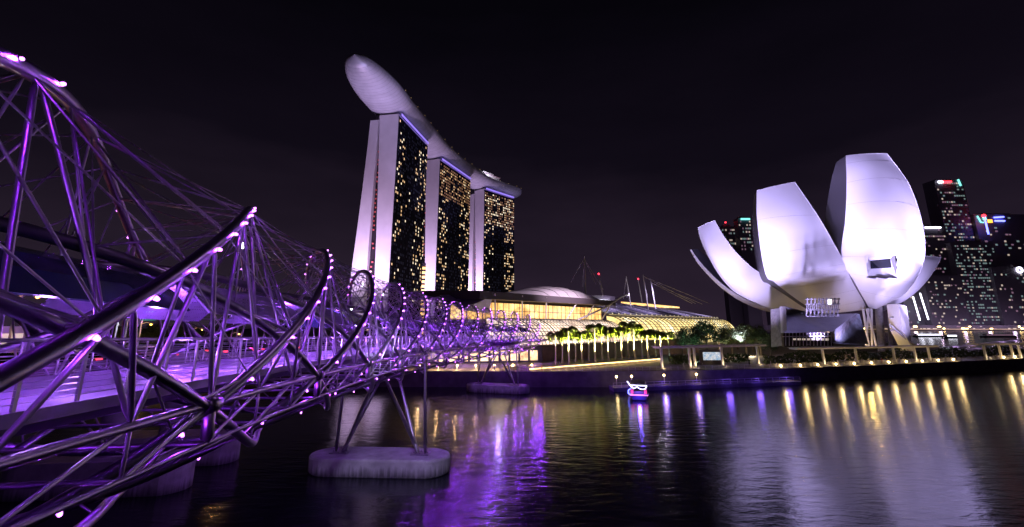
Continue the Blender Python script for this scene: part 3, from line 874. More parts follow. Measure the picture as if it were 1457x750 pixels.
T3 = hotel((-36.5, 573), (2.5, 619.5), 'farthest hotel tower of the three, below the rooftop pavilion', pr3, 20)
# gold lit atrium between first and second tower
p = at(600, 448, 470); mb = MB(); mb.box((p.x, 470, 40), (7.0, 6, 75))
gold = mb.build('lit_atrium', M['bronze_glass']); tag(gold, 'narrow gold lit glass atrium between the first two towers', 'atrium')
mb = MB()
for i in range(15): mb.box((p.x, 466.8, 8 + i * 4.6), (6.4, .3, 2.6))
mb.build('lit_storeys', M['win_gold'], gold)

# roof deck
path = catmull([(-112, 289, 0), (-111, 312, 0), (-108.5, 335, 0), (-105.5, 360, 0), (-100, 393, 0), (-94, 425, 0), (-85.5, 468, 0), (-75, 505, 0), (-61, 540, 0), (-44, 580, 0), (-25, 605, 0), (-3, 628, 0), (9, 640, 0)], 70)
path = [Vector(p) for p in path]
mb = MB(); rings = []; N = len(path); edgeL = []; edgeR = []
ln = [0]
for i in range(1, N): ln.append(ln[-1] + (path[i] - path[i - 1]).length)
tot = ln[-1]; base = (path[0])
hull = empty('roof_deck', Vector((path[30].x, path[30].y, 195)), 'long boat shaped roof deck curving across all three towers', 'roof deck')
for i, p in enumerate(path):
    t = (path[min(i + 1, N - 1)] - path[max(i - 1, 0)]).normalized(); n = Vector((t.y, -t.x, 0))
    a = ln[i]; b = tot - ln[i]
    w = 19.5 * math.sqrt(max(.0, 1 - (1 - min(1, a / 62)) ** 2.0)) + .15
    w = min(w, 19.5 * math.sqrt(max(0, 1 - (1 - min(1, b / 34)) ** 2)) + 2.2)
    dep = 11.2 * (w / 19.5) ** .8
    zt = 203.0 - 1.0 * 0
    ring = [p + n * w * math.cos(th) * (1 if abs(math.cos(th)) < .98 else 1) + Vector((0, 0, zt - dep * abs(math.sin(th)) ** .85)) for th in [math.pi * k / 16 for k in range(17)]]
    ring = [p + n * w * 1.0 + Vector((0, 0, zt + 1.2))] + ring + [p - n * w + Vector((0, 0, zt + 1.2))]
    rings.append(ring); edgeR.append(ring[0]); edgeL.append(ring[-1])
K = len(rings[0]); vs = [v for r_ in rings for v in r_]
mb.add(vs, [(i * K + j, (i + 1) * K + j, (i + 1) * K + (j + 1) % K, i * K + (j + 1) % K) for i in range(N - 1) for j in range(K)], True)
mb.add(rings[-1], [tuple(range(K))]); mb.build('hull', M['hull'], hull)
# hull panel ribs
mb = MB()
for i in range(2, N - 2, 1):
    mb.tube([v + (v - (rings[i][1] + rings[i][-2]) / 2).normalized() * .03 for v in rings[i][1:-1]], .05, 4, False)
mb.build('hull_seams', M['inner'], hull)
# deck edge lights and planting
for i in range(14, N - 2, 3):
    mb = MB(); mb.ball(edgeR[i] + Vector((0, 0, .5)), .26, 6); mb.build('deck_lamp', M['win_warm'], hull)
for i in range(3, N - 3):
    if i % 2 == 0 or random.random() < .4:
        q = path[i] + (edgeR[i] - path[i]).normalized() * 11; q = Vector((q.x, q.y, 204))
        cm, cs = leaf_crown(2.6, 160, .4, .8, seed=i, clumps=6)
        for vv in cm.v: vv += q + Vector((0, 0, 4.4))
        tr = cm.build('rooftop_tree', M['leaf_dark']); 
        g = MB(); g.tube([q, q + Vector((0, 0, 4))], .25, 6); g.build('trunk', M['bark'], tr)
        tag(tr, 'small dark tree in the row along the edge of the roof deck', 'tree', 'rooftop trees on the curved deck')
p = path[N - 15]; q = Vector((p.x, p.y, 204))
pav = empty('rooftop_pavilion', q, 'bright stepped pavilion on top of the farthest tower', 'pavilion')
mb = MB(); mb.box(q + Vector((0, 0, 4)), (26, 20, 8), R(50)); mb.build('lower_storey', M['white_wall'], pav)
mb = MB(); mb.box(q + Vector((-3, -2, 10.5)), (18, 14, 5), R(50)); mb.build('upper_storey', M['white_wall'], pav)
mb = MB(); mb.box(q + Vector((0, 0, 8.3)), (28, 22, .5), R(50)); mb.build('roof_slab', M['win_dimv'], pav)
mb = MB(); mb.box(q + Vector((4, -9, 3.5)), (20, 2, 2.5), R(50)); mb.build('window', M['win_white'], pav)
for dx in (-10, 8): lamp('pavilion_light', 'POINT', q + Vector((dx, -22, 9)), (.9, .8, 1), 9000, size=1)
# tower flood lights (end walls lit lavender and pink from the ground)
for (root, A, B, t, bk, sec), pw in ((T1, 1.0), (T2, 1.25), (T3, 1.45)):
    for u, k in ((6, 1.0), (30, .8)):
        pos = A + bk * u - t * 30 + Vector((0, 0, 6))
        lamp('tower_floodlight', 'SPOT', pos, (.80, .54, 1.0), (700000 if pw < 1.1 else 560000) * pw * k, target=A + bk * (8 if u < 10 else 24) + Vector((0, 0, 120)), size=1.5, spot=62, blend=.8)
    lamp('tower_base_floodlight', 'SPOT', A + bk * 12 - t * 14 + Vector((0, 0, 5)), (.82, .62, 1.0), 26000 * pw, target=A + bk * 14 + Vector((0, 0, 40)), size=1.5, spot=70, blend=.9)
for i in (5, 10, 15, 27, 38, 52, 60, 66): 
    p = path[i]
    lamp('hull_uplight', 'SPOT', Vector((p.x + 52, p.y - 38, 60)), (.58, .48, 1.0), 250000 if i < 20 else 150000, target=(p.x, p.y, 196), size=2, spot=40, blend=1)

# ================================================================== GLASS HALL
P0, P1 = Vector((-10, 182, GZ)), Vector((192, 424, GZ))
dr = (P1 - P0).normalized(); fr_ = Vector((dr.y, -dr.x, 0)); LEN = (P1 - P0).length
def HP(a, out, z): return P0 + dr * a + fr_ * out + Vector((0, 0, z - GZ))
hall = empty('exhibition_hall', P0.lerp(P1, .5), 'long glass vaulted hall glowing gold with low domed and sloping roofs', 'hall')
def vault(a0, a1, top, mt, name, nb, dep=13.5, g=None):
    prof = []
    for i in range(13):
        th = math.pi / 2 * i / 12
        prof.append((dep * math.sin(th) ** 1.0, GZ + (top - GZ) * math.cos(th) ** .9))
    prof = [(0, top)] + prof[1:]
    prof[-1] = (dep, GZ)
    m1 = MB(); na = nb * 1
    for i in range(na):
        for j in range(12):
            s0 = a0 + (a1 - a0) * i / na; s1 = a0 + (a1 - a0) * (i + 1) / na
            m1.quad(HP(s0, *prof[j]), HP(s1, *prof[j]), HP(s1, *prof[j + 1]), HP(s0, *prof[j + 1]))
    m1.add([HP(a0, 0, GZ)] + [HP(a0, *p_) for p_ in prof], [tuple(range(len(prof) + 1))])
    m1.build(name, mt, hall)
    m2 = MB()
    for i in range(na + 1):
        s0 = a0 + (a1 - a0) * i / na
        m2.tube([HP(s0, p_[0] + .18, p_[1] + .12) for p_ in prof], (.14 if a0 < 50 else .24) if i % 6 else .27, 5, False)
    for p_ in prof[:-1]:
        m2.tube([HP(a0, p_[0] + .18, p_[1] + .12), HP(a1, p_[0] + .18, p_[1] + .12)], .12 if a0 < 50 else .15, 5, False)
    m2.build('glazing_bars', M['roof_dark'], hall)
vault(0, 92, 18.2, M['glaze_pale'], 'glass_vault', 38, 15)
vault(97, 300, 20.5, M['glaze_green'], 'glass_vault', 32, 15)
# upper glass band, fascia and dome on the first part
def band(a0, a1, out, z0, z1, mt, name, nb):
    m1 = MB(); m1.quad(HP(a0, out, z0), HP(a1, out, z0), HP(a1, out, z1), HP(a0, out, z1)); m1.quad(HP(a0, out, z0), HP(a0, out, z1), HP(a0, out - 20, z1), HP(a0, out - 20, z0))
    m1.build(name, mt, hall); m2 = MB()
    for i in range(nb + 1): s0 = a0 + (a1 - a0) * i / nb; m2.tube([HP(s0, out + .15, z0), HP(s0, out + .15, z1)], .12, 5, False)
    for z in (z0 + .1, (z0 + z1) / 2, z1 - .1): m2.tube([HP(a0, out + .15, z), HP(a1, out + .15, z)], .12, 5, False)
    m2.build('glazing_bars', M['roof_dark'], hall)
band(0, 92, -.6, 18.0, 24.6, M['glaze_gold'], 'glass_band', 26)
m = MB()
vs = [HP(-9, 5, 25.2), HP(97, 6, 25.9), HP(100, -34, 26.5), HP(-9, -34, 26.5), HP(-9, 5, 28.2), HP(97, 6, 28.6), HP(100, -34, 30), HP(-9, -34, 30)]
m.add(vs, [(0, 1, 5, 4), (1, 2, 6, 5), (2, 3, 7, 6), (3, 0, 4, 7), (4, 5, 6, 7), (3, 2, 1, 0)]); m.build('roof_fascia', M['roof_dark'], hall)
# low dome shell
m = MB(); rows = []
for i in range(25):
    u = i / 24; row = []
    for j in range(11):
        v = j / 10; zz = 28.4 + 6.4 * math.sin(math.pi * u ** 1.15) ** .8 * (1 - (2 * v - 1) ** 2) ** .6
        row.append(HP(26 + 70 * u, 2 - 34 * v, zz))
    rows.append(row)
vs = [p_ for r_ in rows for p_ in r_]; m.add(vs, [(i * 11 + j, (i + 1) * 11 + j, (i + 1) * 11 + j + 1, i * 11 + j + 1) for i in range(24) for j in range(10)], True)
m.build('dome_roof', M['skin'], hall)
m = MB()
for i in range(5, 22, 3): m.tube([p_ + Vector((0, 0, .15)) for p_ in rows[i]], .2, 5, False)
m.build('roof_ribs', M['mast'], hall)
# slanted braces on the glass band
for i in range(6):
    m = MB(); a = 4 + 17 * i; d = 5 if i > 2 else -5
    m.tube([HP(a, 1.2, 18.2), HP(a + d, 5.2, 27.6)], .32, 8); m.build('brace', M['white_wall'], hall)
m = MB(); m.tube(catmull([HP(60, 4, 18), HP(84, 6, 24.5), HP(104, 5, 30.5), HP(130, -2, 34), HP(152, -14, 34)], 20), .45, 8); m.build('arched_rib', M['mast'], hall)
# left folded roof end
m = MB(); m.add([HP(-16, 2, 21), HP(-2, 5, 26.5), HP(-2, 3, 20), HP(-14, -12, 27), HP(0, -12, 28)], [(0, 2, 1), (0, 1, 4, 3)]); m.build('roof_end', M['skin'], hall)
# second part: solar roof and back wing
m = MB()
def Q(px, py, Y): return at(px, py, Y)
roofpts = [HP(99, .5, 21.2), HP(300, .5, 21.2), HP(296, -46, 31), HP(106, -40, 33)]
m.add(roofpts + [p_ - Vector((0, 0, .6)) for p_ in roofpts], [(0, 1, 2, 3), (7, 6, 5, 4), (0, 4, 5, 1), (1, 5, 6, 2), (2, 6, 7, 3), (3, 7, 4, 0)]); m.build('sloping_roof', M['solar'], hall)
m = MB()
for i in range(9):
    k = i / 8; a_ = roofpts[0].lerp(roofpts[1], k); b_ = roofpts[3].lerp(roofpts[2], k); m.tube([a_ + Vector((0, 0, .25)), b_ + Vector((0, 0, .25))], .28, 5)
m.tube([roofpts[0] + Vector((0, 0, .3)), roofpts[1] + Vector((0, 0, .3))], .3, 5); m.build('roof_beams', M['white_wall'], hall)
m = MB()
for i in range(26):
    a_ = roofpts[0].lerp(roofpts[1], (i + .5) / 26); m.ball(a_ + Vector((0, 0, .8)), .35, 6)
m.build('eaves_lights', M['win_white'], hall)
m = MB(); m.add([HP(255, -46, 31), HP(335, -46, 32), HP(345, -80, 36), HP(275, -80, 36), HP(255, -46, 32.2), HP(335, -46, 33.4), HP(345, -80, 37.4), HP(275, -80, 37.4)],
                [(0, 1, 5, 4), (1, 2, 6, 5), (4, 5, 6, 7), (3, 2, 1, 0), (2, 3, 7, 6), (3, 0, 4, 7)]); m.build('back_roof', M['glaze_gold'], hall)
m = MB(); m.box(HP(116, -18, 29), (20, 10, 6), math.atan2(dr.y, dr.x)); m.box(HP(136, -26, 30), (18, 14, 8), math.atan2(dr.y, dr.x)); m.build('plant_room', M['roof_dark'], hall)
m = MB(); m.box(HP(118, -12.7, 30), (18, .3, 1.2), math.atan2(dr.y, dr.x)); m.build('plant_room_light', M['white_neon'], hall)
# masts and stays
MASTS = [(833, 412, 831, 364, 268, .9, 0), (858, 414, 852, 391, 270, .6, 1), (898, 430, 891, 393, 300, .6, 0), (914, 424, 908, 398, 310, .6, 1), (922, 432, 915, 391, 320, .8, 0), (933, 432, 926, 400, 330, .8, 0)]
for bx, by, tx, ty, Y, r_, red in MASTS:
    a_ = at(bx, by + 8, Y); b_ = at(tx, ty, Y); m = MB(); m.tube([a_, a_.lerp(b_, .5), b_], r_, 10, True, [r_ * .5, r_ * .65, r_ * .3]); m.build('mast', M['mast'], hall)
    if red: m = MB(); m.ball(b_ + Vector((0, 0, .5)), .6, 8); m.build('warning_light', M['red_lamp'], hall)
for tx, ty, Y, ex, ey in ((831, 368, 268, 812, 402), (831, 368, 268, 829, 408), (831, 368, 268, 848, 405), (831, 368, 268, 858, 412), (915, 393, 320, 990, 432), (915, 393, 320, 1010, 432), (926, 402, 330, 985, 432), (926, 402, 330, 1000, 433), (891, 395, 300, 887, 425)):
    m = MB(); m.tube([at(tx, ty, Y), at(ex, ey, Y + 6)], .13, 5); m.build('stay_cable', M['rod'], hall)
for px_ in (836, 900, 928): lamp('mast_fill', 'POINT', at(px_, 424, 290), (.8, .7, .9), 2200, size=.6)  # added fill that whitens the masts, no fixtures
lamp('dome_light', 'SPOT', HP(50, 40, 40), (1, .72, .95), 160000, target=HP(50, -14, 34), size=1, spot=80, blend=.8)
for a in (130, 180, 240, 290): lamp('roof_light', 'SPOT', HP(a, 2, 40), (.72, .6, 1), 42000, target=HP(a, -24, 27), size=1, spot=110, blend=.8)
for a in (10, 45, 80): lamp('hall_front_light', 'POINT', HP(a, 24, 9), (1, .75, .5), 900, size=1.2)
# ground-floor shops at the foot of the hall and lit base under the footbridge end
m = MB()
q0, q1 = gp(610, 150), gp(768, 158)
m.box(((q0 + q1) / 2) + Vector((0, 6, 2.6)), ((q1 - q0).length, 8, 5.2), math.atan2((q1 - q0).y, (q1 - q0).x))
shop = m.build('waterfront_arcade', M['dark_concrete']); tag(shop, 'low arcade with warm lit openings behind the footbridge end', 'arcade')
dq = (q1 - q0).normalized(); nq = Vector((dq.y, -dq.x, 0))
for i in range(11):
    c_ = q0.lerp(q1, (i + .5) / 11) + nq * -1.95 + Vector((0, 0, 2.2))
    m = MB(); m.box(c_, (2.6, .2, 3.2), math.atan2(dq.y, dq.x)); m.build('opening', M['shop'], shop)
for i in range(7):
    c_ = gp(600 + i * 26, 133 + i * .6); lamp('arcade_light', 'POINT', gp(640 + i * 20, 146, 6), (.55, .25, 1), 500, size=.3); bl = empty('bollard_light', c_, f'low warm bollard light, {ORD[i]} from the left on the quay under the footbridge', 'bollard light', 'bollard lights on the quay')
    m = MB(); m.tube([c_, c_ + Vector((0, 0, .85))], .12, 8); m.build('post', M['mast'], bl)
    m = MB(); m.ball(c_ + Vector((0, 0, 1.0)), .22, 8); m.build('lamp', M['warm_lamp'], bl)
    lamp('bollard_glow', 'POINT', c_ + Vector((0, -.6, 1.2)), (1, .62, .25), 700, size=.2)

# ================================================================== MUSEUM
MC = Vector((158, 215, 50)); MK = 1.13
mus = empty('museum', Vector((139, 190, GZ)), 'white lotus shaped museum with upright petals and a sunken square window', 'museum')
def petal(L, Rr, inward, bulge, n=34, m=20, off=None, hole=None, cap=True):
    Lw = catmull([at(a_, b_, c_ * MK) for a_, b_, c_ in L], n); Rw = catmull([at(a_, b_, c_ * MK) for a_, b_, c_ in Rr], n)
    cen = off if off is not None else MC
    grid = []
    for i in range(n):
        row = []; k = min(1, i / (n - 1) * 2.2) * .85 + .15
        mid = (Lw[i] + Rw[i]) / 2; o_ = (mid - cen); o_.z *= .35; o_.normalize(); k *= 1 - .9 * max(0, (i / (n - 1) - .55) / .45) ** 1.5
        for j in range(m + 1):
            u = j / m; row.append(Lw[i].lerp(Rw[i], u) + o_ * bulge * k * 4 * u * (1 - u))
        grid.append(row)
    mb = MB(); vs = [v for r_ in grid for v in r_]; w = m + 1
    fs = []
    for i in range(n - 1):
        for j in range(m):
            c_ = (grid[i][j] + grid[i + 1][j + 1]) / 2 - Vector((0, 0, H)); cc, sc_ = math.cos(PITCH), math.sin(PITCH)
            dd = c_.y * cc + c_.z * sc_; qx = CX + F * c_.x / dd; qy = Y0 - F * (c_.z * cc - c_.y * sc_) / dd
            if hole and hole[0] < qx < hole[1] and hole[2] < qy < hole[3]: continue
            fs.append((i * w + j, i * w + j + 1, (i + 1) * w + j + 1, (i + 1) * w + j))
    mb.add(vs, fs, True)
    skin = mb.build('petal', M['skin'], mus)
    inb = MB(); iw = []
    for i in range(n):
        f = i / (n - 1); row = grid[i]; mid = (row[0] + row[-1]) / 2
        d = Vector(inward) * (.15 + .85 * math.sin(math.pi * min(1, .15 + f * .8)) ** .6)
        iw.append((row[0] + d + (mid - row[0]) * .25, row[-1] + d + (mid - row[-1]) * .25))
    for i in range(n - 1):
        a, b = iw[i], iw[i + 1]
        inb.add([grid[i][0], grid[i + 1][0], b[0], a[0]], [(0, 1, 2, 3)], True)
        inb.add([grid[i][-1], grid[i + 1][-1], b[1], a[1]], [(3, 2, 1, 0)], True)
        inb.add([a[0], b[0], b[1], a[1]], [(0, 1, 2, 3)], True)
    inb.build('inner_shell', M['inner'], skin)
    if cap:
        cp = MB(); r_ = grid[-1]; cp.add(r_ + [iw[-1][1], iw[-1][0]], [tuple(range(len(r_) + 2))]); cp.build('skylight', M['dark_glass'], skin)
    sm_ = MB()
    for i in range(n // 7 if bulge > 4.5 else n, n - 2, n // 7): sm_.tube([q_ + (q_ - cen).normalized() * .01 for q_ in grid[i]], .03, 4, False)
    if sm_.v: sm_.build('panel_joint', M['concrete'], skin)
    # thin bright rim trim
    tr = MB(); tr.tube([g_[0] for g_ in grid], .14, 5); tr.tube([g_[-1] for g_ in grid], .14, 5); tr.tube(grid[-1], .14, 5); tr.build('rim', M['white_wall'], skin)
    return grid, skin
# tall right petal
gA, skA = petal([(1237, 438, 176), (1216, 401, 169), (1198, 366, 165), (1203, 310, 161), (1205, 262, 157), (1204, 221.5, 152)],
      [(1250, 438, 176), (1292, 413, 171), (1314, 368, 169), (1315, 342, 169), (1306, 296, 170), (1286, 248, 172), (1262, 218, 175)][:1] + [(1290, 415, 171), (1314, 372, 168), (1312, 318, 165), (1293, 262, 161), (1262, 218.5, 156)],
      (-2.0, 17, 0), 6.5, n=90, m=50, hole=(1234, 1276, 365, 396))
# middle petal
gB, skB = petal([(1172, 446, 178), (1149, 436, 173), (1118, 414, 168), (1102, 401, 165), (1089, 388, 163), (1078, 318, 160), (1077, 271, 158)],
      [(1240, 439, 178), (1228, 422, 174), (1214, 399, 170), (1206, 384, 167), (1197, 366, 165), (1166, 311, 163), (1131, 259, 161)],
      (1, 16, -1), 5.0)
# left petal
gC, skC = petal([(1150, 446, 181), (1106, 441, 178), (1072, 429, 177), (1047, 416, 178), (1033, 403, 179), (1020, 386, 181), (1006, 361, 183), (997, 340, 185), (993, 324, 186)],
      [(1152, 436, 178), (1142, 427, 176), (1120, 415, 174), (1093, 396, 173), (1070, 381, 174), (1048, 360, 176), (1036, 345, 178), (1026, 330, 180), (1017, 313.5, 182)],
      (10, 16, 4), 4.2)
# thin outer petal at far left
gD, skD = petal([(1140, 449, 196), (1095, 443.5, 195), (1072, 436.5, 197), (1049, 425.5, 200), (1029, 411.5, 204), (1011, 395, 208), (993, 374.5, 212), (982, 356, 215)],
      [(1140, 443, 194), (1097, 438, 193), (1074, 431.5, 195), (1051, 420.5, 198), (1031, 407, 202), (1013, 391, 206), (995, 371.5, 211), (983.5, 355, 214)],
      (13, 12, 3), .6)
# small right petal, partly behind
gE, skE = petal([(1245, 440, 186), (1262, 430, 184), (1280, 415, 184), (1300, 392, 186), (1309, 372, 188), (1312, 364, 190)],
      [(1250, 445, 192), (1283, 430, 194), (1305, 414, 197), (1323, 394, 200), (1335, 375, 203), (1339, 366, 205)],
      (-8, 14, 3), 2.5)
# back petals, seen only between the front ones or from the side
petal([(1215, 436, 205), (1200, 400, 214), (1190, 360, 220), (1184, 330, 223), (1181, 300, 225), (1182, 270, 226)],
      [(1225, 436, 205), (1225, 400, 214), (1225, 360, 220), (1225, 330, 223), (1222, 300, 225), (1218, 275, 226)], (0, -12, 0), 3.0, off=Vector((158, 205, 50)))
# sunken window in the tall petal
def skinY(px, py):
    best = (1e9, 0)
    for r_ in gA:
        for q in r_:
            c_ = q - Vector((0, 0, H)); dd = c_.y * math.cos(PITCH) + c_.z * math.sin(PITCH)
            e_ = (CX + F * c_.x / dd - px) ** 2 + (Y0 - F * (c_.z * math.cos(PITCH) - c_.y * math.sin(PITCH)) / dd - py) ** 2
            if e_ < best[0]: best = (e_, q.y)
    return best[1]
sq = [at(x_, y_, skinY(x_, y_) - .25) for x_, y_ in ((1229, 399), (1278, 400), (1273, 362), (1232, 364))]; ymid = skinY(1254, 380) + 4.2
inn = [at(1239, 382.5, ymid), at(1268.5, 381, ymid), at(1266.5, 368, ymid), at(1238, 371, ymid)]
m = MB()
for i in range(4): m.quad(sq[i], sq[(i + 1) % 4], inn[(i + 1) % 4], inn[i])
win = m.build('window_reveal', M['skin'], mus)
m = MB(); m.quad(*[p_ + Vector((0, -.05, 0)) for p_ in inn]); m.build('window_pane', M['dark_glass'], win)
# hub, columns and lattice under the bowl
m = MB(); m.tube([at(1222, 438, 214), at(1222, 430, 214)], 9, 32); m.build('hub', M['inner'], mus)
m = MB()
for i in range(9):
    x0 = 1147 + i * 5.6; m.tube([at(x0, 450, 163), at(x0 + 2, 424, 163)], .16, 6); 
    if i < 8: m.tube([at(x0, 450, 163), at(x0 + 8, 424, 163)], .12, 5); m.tube([at(x0 + 7, 450, 163), at(x0 + 1, 424, 163)], .12, 5)
for y_ in (450, 441, 433, 426): m.tube([at(1146, y_, 163), at(1195, y_ - .5, 163)], .2, 6)
m.build('lattice_frame', M['inner'], mus)
m = MB(); m.quad(at(1178, 433, 162.6), at(1183, 433, 162.6), at(1183, 426, 162.6), at(1178, 426, 162.6)); m.build('lattice_window', M['white_neon'], mus)
for x0, x1, y1 in ((1228, 1236, 492), (1233, 1247, 492), (1240, 1241, 492), (1236, 1232, 492)):
    m = MB(); m.tube([at(x0, 440, 196), at(x1, y1, 190)], .42, 8); m.build('gold_column', M['skin'], mus)
lamp('column_light', 'POINT', at(1226, 484, 186), (1, .66, .18), 2600, size=.4)
for x0, x1, w_ in ((1250, 1255, 1.4), (1266, 1268, .8), (1284, 1290, 1.0)):
    m = MB(); m.tube([at(x0, 434, 200), at(x1, 500, 200)], w_, 14); m.build('column', M['concrete'], mus)
m = MB(); a_ = [at(1278, 432, 174), at(1290, 436, 174), at(1300, 500, 170), at(1284, 470, 172)]; b_ = [p_ + Vector((2, 8, 0)) for p_ in a_]
m.add(a_ + b_, [(0, 1, 2, 3), (7, 6, 5, 4), (0, 4, 5, 1), (1, 5, 6, 2), (2, 6, 7, 3), (3, 7, 4, 0)]); m.build('stair_fin', M['white_wall'], mus)
m = MB(); m.tube([at(1266, 462, 176), at(1302, 492, 170)], .5, 6); m.tube([at(1266, 452, 178), at(1292, 450, 176)], .4, 6); m.tube([at(1266, 470, 178), at(1296, 466, 174)], .4, 6); m.build('stair_flight', M['concrete'], mus)
# faceted entrance building at its foot
ent = empty('entrance_pavilion', at(1170, 492, 165), 'faceted glass entrance pavilion in front of the white museum base', 'pavilion')
def poly(name, pts, mt, thick=(0, 1.2, 0)):
    m = MB(); n = len(pts); P_ = [at(*p_) for p_ in pts]; Q_ = [p_ + Vector(thick) for p_ in P_]
    m.add(P_ + Q_, [tuple(range(n)), tuple(range(n, 2 * n))[::-1]] + [(i, n + i, n + (i + 1) % n, (i + 1) % n) for i in range(n)])
    return m.build(name, mt, ent)
M['ent_roof'] = mat('entrance_roof', (.22, .22, .32), .3, .4, noise=.12, nscale=.5)
M['ent_glass'] = mat('entrance_glass', (.10, .11, .13), .3, .2, noise=.5, nscale=.8)
poly('left_fin', [(1112, 436, 166), (1118, 436, 165), (1120, 472, 158), (1114, 474, 159)], M['white_wall'])
poly('left_wall', [(1099, 440, 172), (1112, 438, 168), (1114, 492, 160), (1100, 494, 166)], M['concrete'])
poly('sloping_roof', [(1118, 474, 157), (1184, 472, 157), (1219, 446, 170), (1150, 448, 172), (1119, 448, 170)], M['ent_roof'])
poly('dark_roof_back', [(1119, 448, 170), (1150, 447.5, 172), (1145, 443, 173), (1117, 436, 168)], M['inner'])  # back slope in the dark shell colour
poly('glass_flank', [(1184, 472, 157), (1219, 446, 170), (1223, 447, 170), (1236, 490, 166), (1200, 490, 158), (1184, 487, 157)], M['ent_glass'])
poly('ground_floor', [(1114, 474, 158), (1184, 473, 158), (1186, 492, 158), (1116, 494, 158)], M['bronze_glass'])
m = MB()
for i in range(8): m.quad(at(1128 + i * 6.6, 484 + .1 * i, 157.7), at(1133 + i * 6.6, 484 + .1 * i, 157.7), at(1133 + i * 6.6, 481.5, 157.7), at(1128 + i * 6.6, 481.5, 157.7))
m.build('lit_glazing', M['win_coolb'], ent)
m = MB()
for i in range(18):
    k = i / 17; m.tube([at(1186 + 34 * k, 488, 157.6 + 9 * k).lerp(at(1186 + 34 * k, 488, 157.6 + 9 * k), 0), at(1186 + 33 * k, 471 - 25 * k, 156.8 + 12.6 * k)], .08, 4)
m.build('flank_mullions', M['roof_dark'], ent)
m = MB()
for i in range(14): m.tube([at(1118 + i * 5, 473.5, 157.4), at(1118 + i * 5, 492, 157.4)], .1, 4)
m.tube([at(1114, 479, 157.4), at(1186, 478, 157.4)], .12, 4); m.build('mullions', M['mast'], ent)
# fins and floodlights; the museum is washed from lamps on the plaza
def onroof(px): return 147 + (px - 1130) * .085 + 1.6
FL = [((1262, 9.4), onroof(1262), (1262, 390, 190), 200000, 62), ((1235, 9.4), onroof(1235), (1215, 345, 186), 230000, 54), ((1165, 9.4), onroof(1165), (1130, 375, 188), 300000, 52), ((1195, 9.4), onroof(1195), (1183, 395, 190), 220000, 50), ((1095, 10), 148, (1042, 370, 202), 900000, 48), ((1112, 10), 146, (1100, 290, 182), 900000, 46),
      ((1315, 9.4), onroof(1315), (1298, 290, 188), 1200000, 50), ((1225, 9.4), onroof(1225), (1234, 235, 184), 1200000, 38), ((1145, 9.4), onroof(1145), (1120, 300, 186), 600000, 50), ((1350, 5), 172, (1322, 400, 216), 1000000, 40), ((1074, 10), 150, (1008, 348, 208), 800000, 32), ((1050, 8), 195, (1045, 420, 220), 260000, 60), ((1165, 5), 172, (1160, 420, 192), 4500, 80), ((1320, 9.4), onroof(1320), (1290, 400, 192), 240000, 50), ((1455, 10.5), 178, (1275, 270, 186), 2600000, 34), ((1215, 5), 180, (1215, 425, 200), 22000, 100)]
flg = ['sixth', 'fourth', 'third']
for i, (pp, Y, tg, pw, sp) in enumerate(FL):
    p = gp(pp[0], Y, pp[1])
    lamp('museum_floodlight', 'SPOT', p, (.57, .48, 1.0), pw * .38, target=at(*tg), size=.6, spot=sp, blend=1)

# ================================================================== PROMENADE
def shore_at(x):
    for i in range(len(shore) - 1):
        a, b = shore[i], shore[i + 1]
        if a[0] <= x <= b[0]: k = (x - a[0]) / (b[0] - a[0]); return a[1] + k * (b[1] - a[1])
    return shore[-1][1]
# edge lights along the right-hand quay
i = 0
for px in (1112, 1140, 1165, 1191, 1217, 1242, 1267, 1292, 1315, 1338, 1360, 1433, 1449):
    d = ray(px, 528); k = d.x / d.y
    Y = 130.
    for _ in range(30): Y = shore_at(k * Y) + .9
    p = Vector((k * Y, Y - 0, 3.9)); where = ['first', 'second', 'third', 'fourth', 'fifth', 'sixth', 'seventh', 'eighth', 'ninth', 'tenth', 'eleventh', 'twelfth', 'last'][i]; i += 1
    r0 = empty('quay_light', p, f'small warm lamp on the quay edge, {where} from the left below the museum', 'quay light', 'warm lamps along the quay edge')
    m = MB(); m.tube([p, p + Vector((0, 0, .3))], .12, 8); m.build('base', M['mast'], r0)
    m = MB(); m.ball(p + Vector((0, 0, .5)), .30, 8); m.build('lamp', M['warm_lamp'], r0)
    lamp('quay_glow', 'POINT', p + Vector((0, -1.1, .5)), (1, .68, .28), 300, size=.3)
# hedges
m = MB(); rnd = random.Random(3)
for i in range(5200):
    px = rnd.uniform(1080, 1470); k = (px - 1080) / 390; Y = 150 + 48 * k + rnd.uniform(-3, 4)
    p = gp(px, Y, GZ + rnd.uniform(.2, 3.0 + .8 * math.sin(px * .09))); a = Vector((rnd.gauss(0, 1), rnd.gauss(0, 1), rnd.gauss(0, 1))).normalized(); b = a.cross(Vector((rnd.gauss(0, 1), rnd.gauss(0, 1), 1))).normalized(); s = rnd.uniform(.25, .6)
    m.add([p - a * s, p - b * s * .6, p + a * s, p + b * s * .6], [(0, 1, 2, 3)])
tag(m.build('hedge', M['hedge']), 'long dark hedge behind the quay in front of the museum', 'hedge', kind='stuff')
m = MB()
for i in range(1500):
    px = rnd.uniform(948, 1060); k = (px - 948) / 112; Y = 150 + 10 * k + rnd.uniform(-2, 3)
    p = gp(px, Y, GZ + rnd.uniform(.2, 2.6)); a = Vector((rnd.gauss(0, 1), rnd.gauss(0, 1), rnd.gauss(0, 1))).normalized(); b = a.cross(Vector((rnd.gauss(0, 1), rnd.gauss(0, 1), 1))).normalized(); s = rnd.uniform(.25, .6)
    m.add([p - a * s, p - b * s * .6, p + a * s, p + b * s * .6], [(0, 1, 2, 3)])
tag(m.build('hedge', M['leaf_mid']), 'shorter green hedge under the flat pergola left of the museum', 'hedge', kind='stuff')
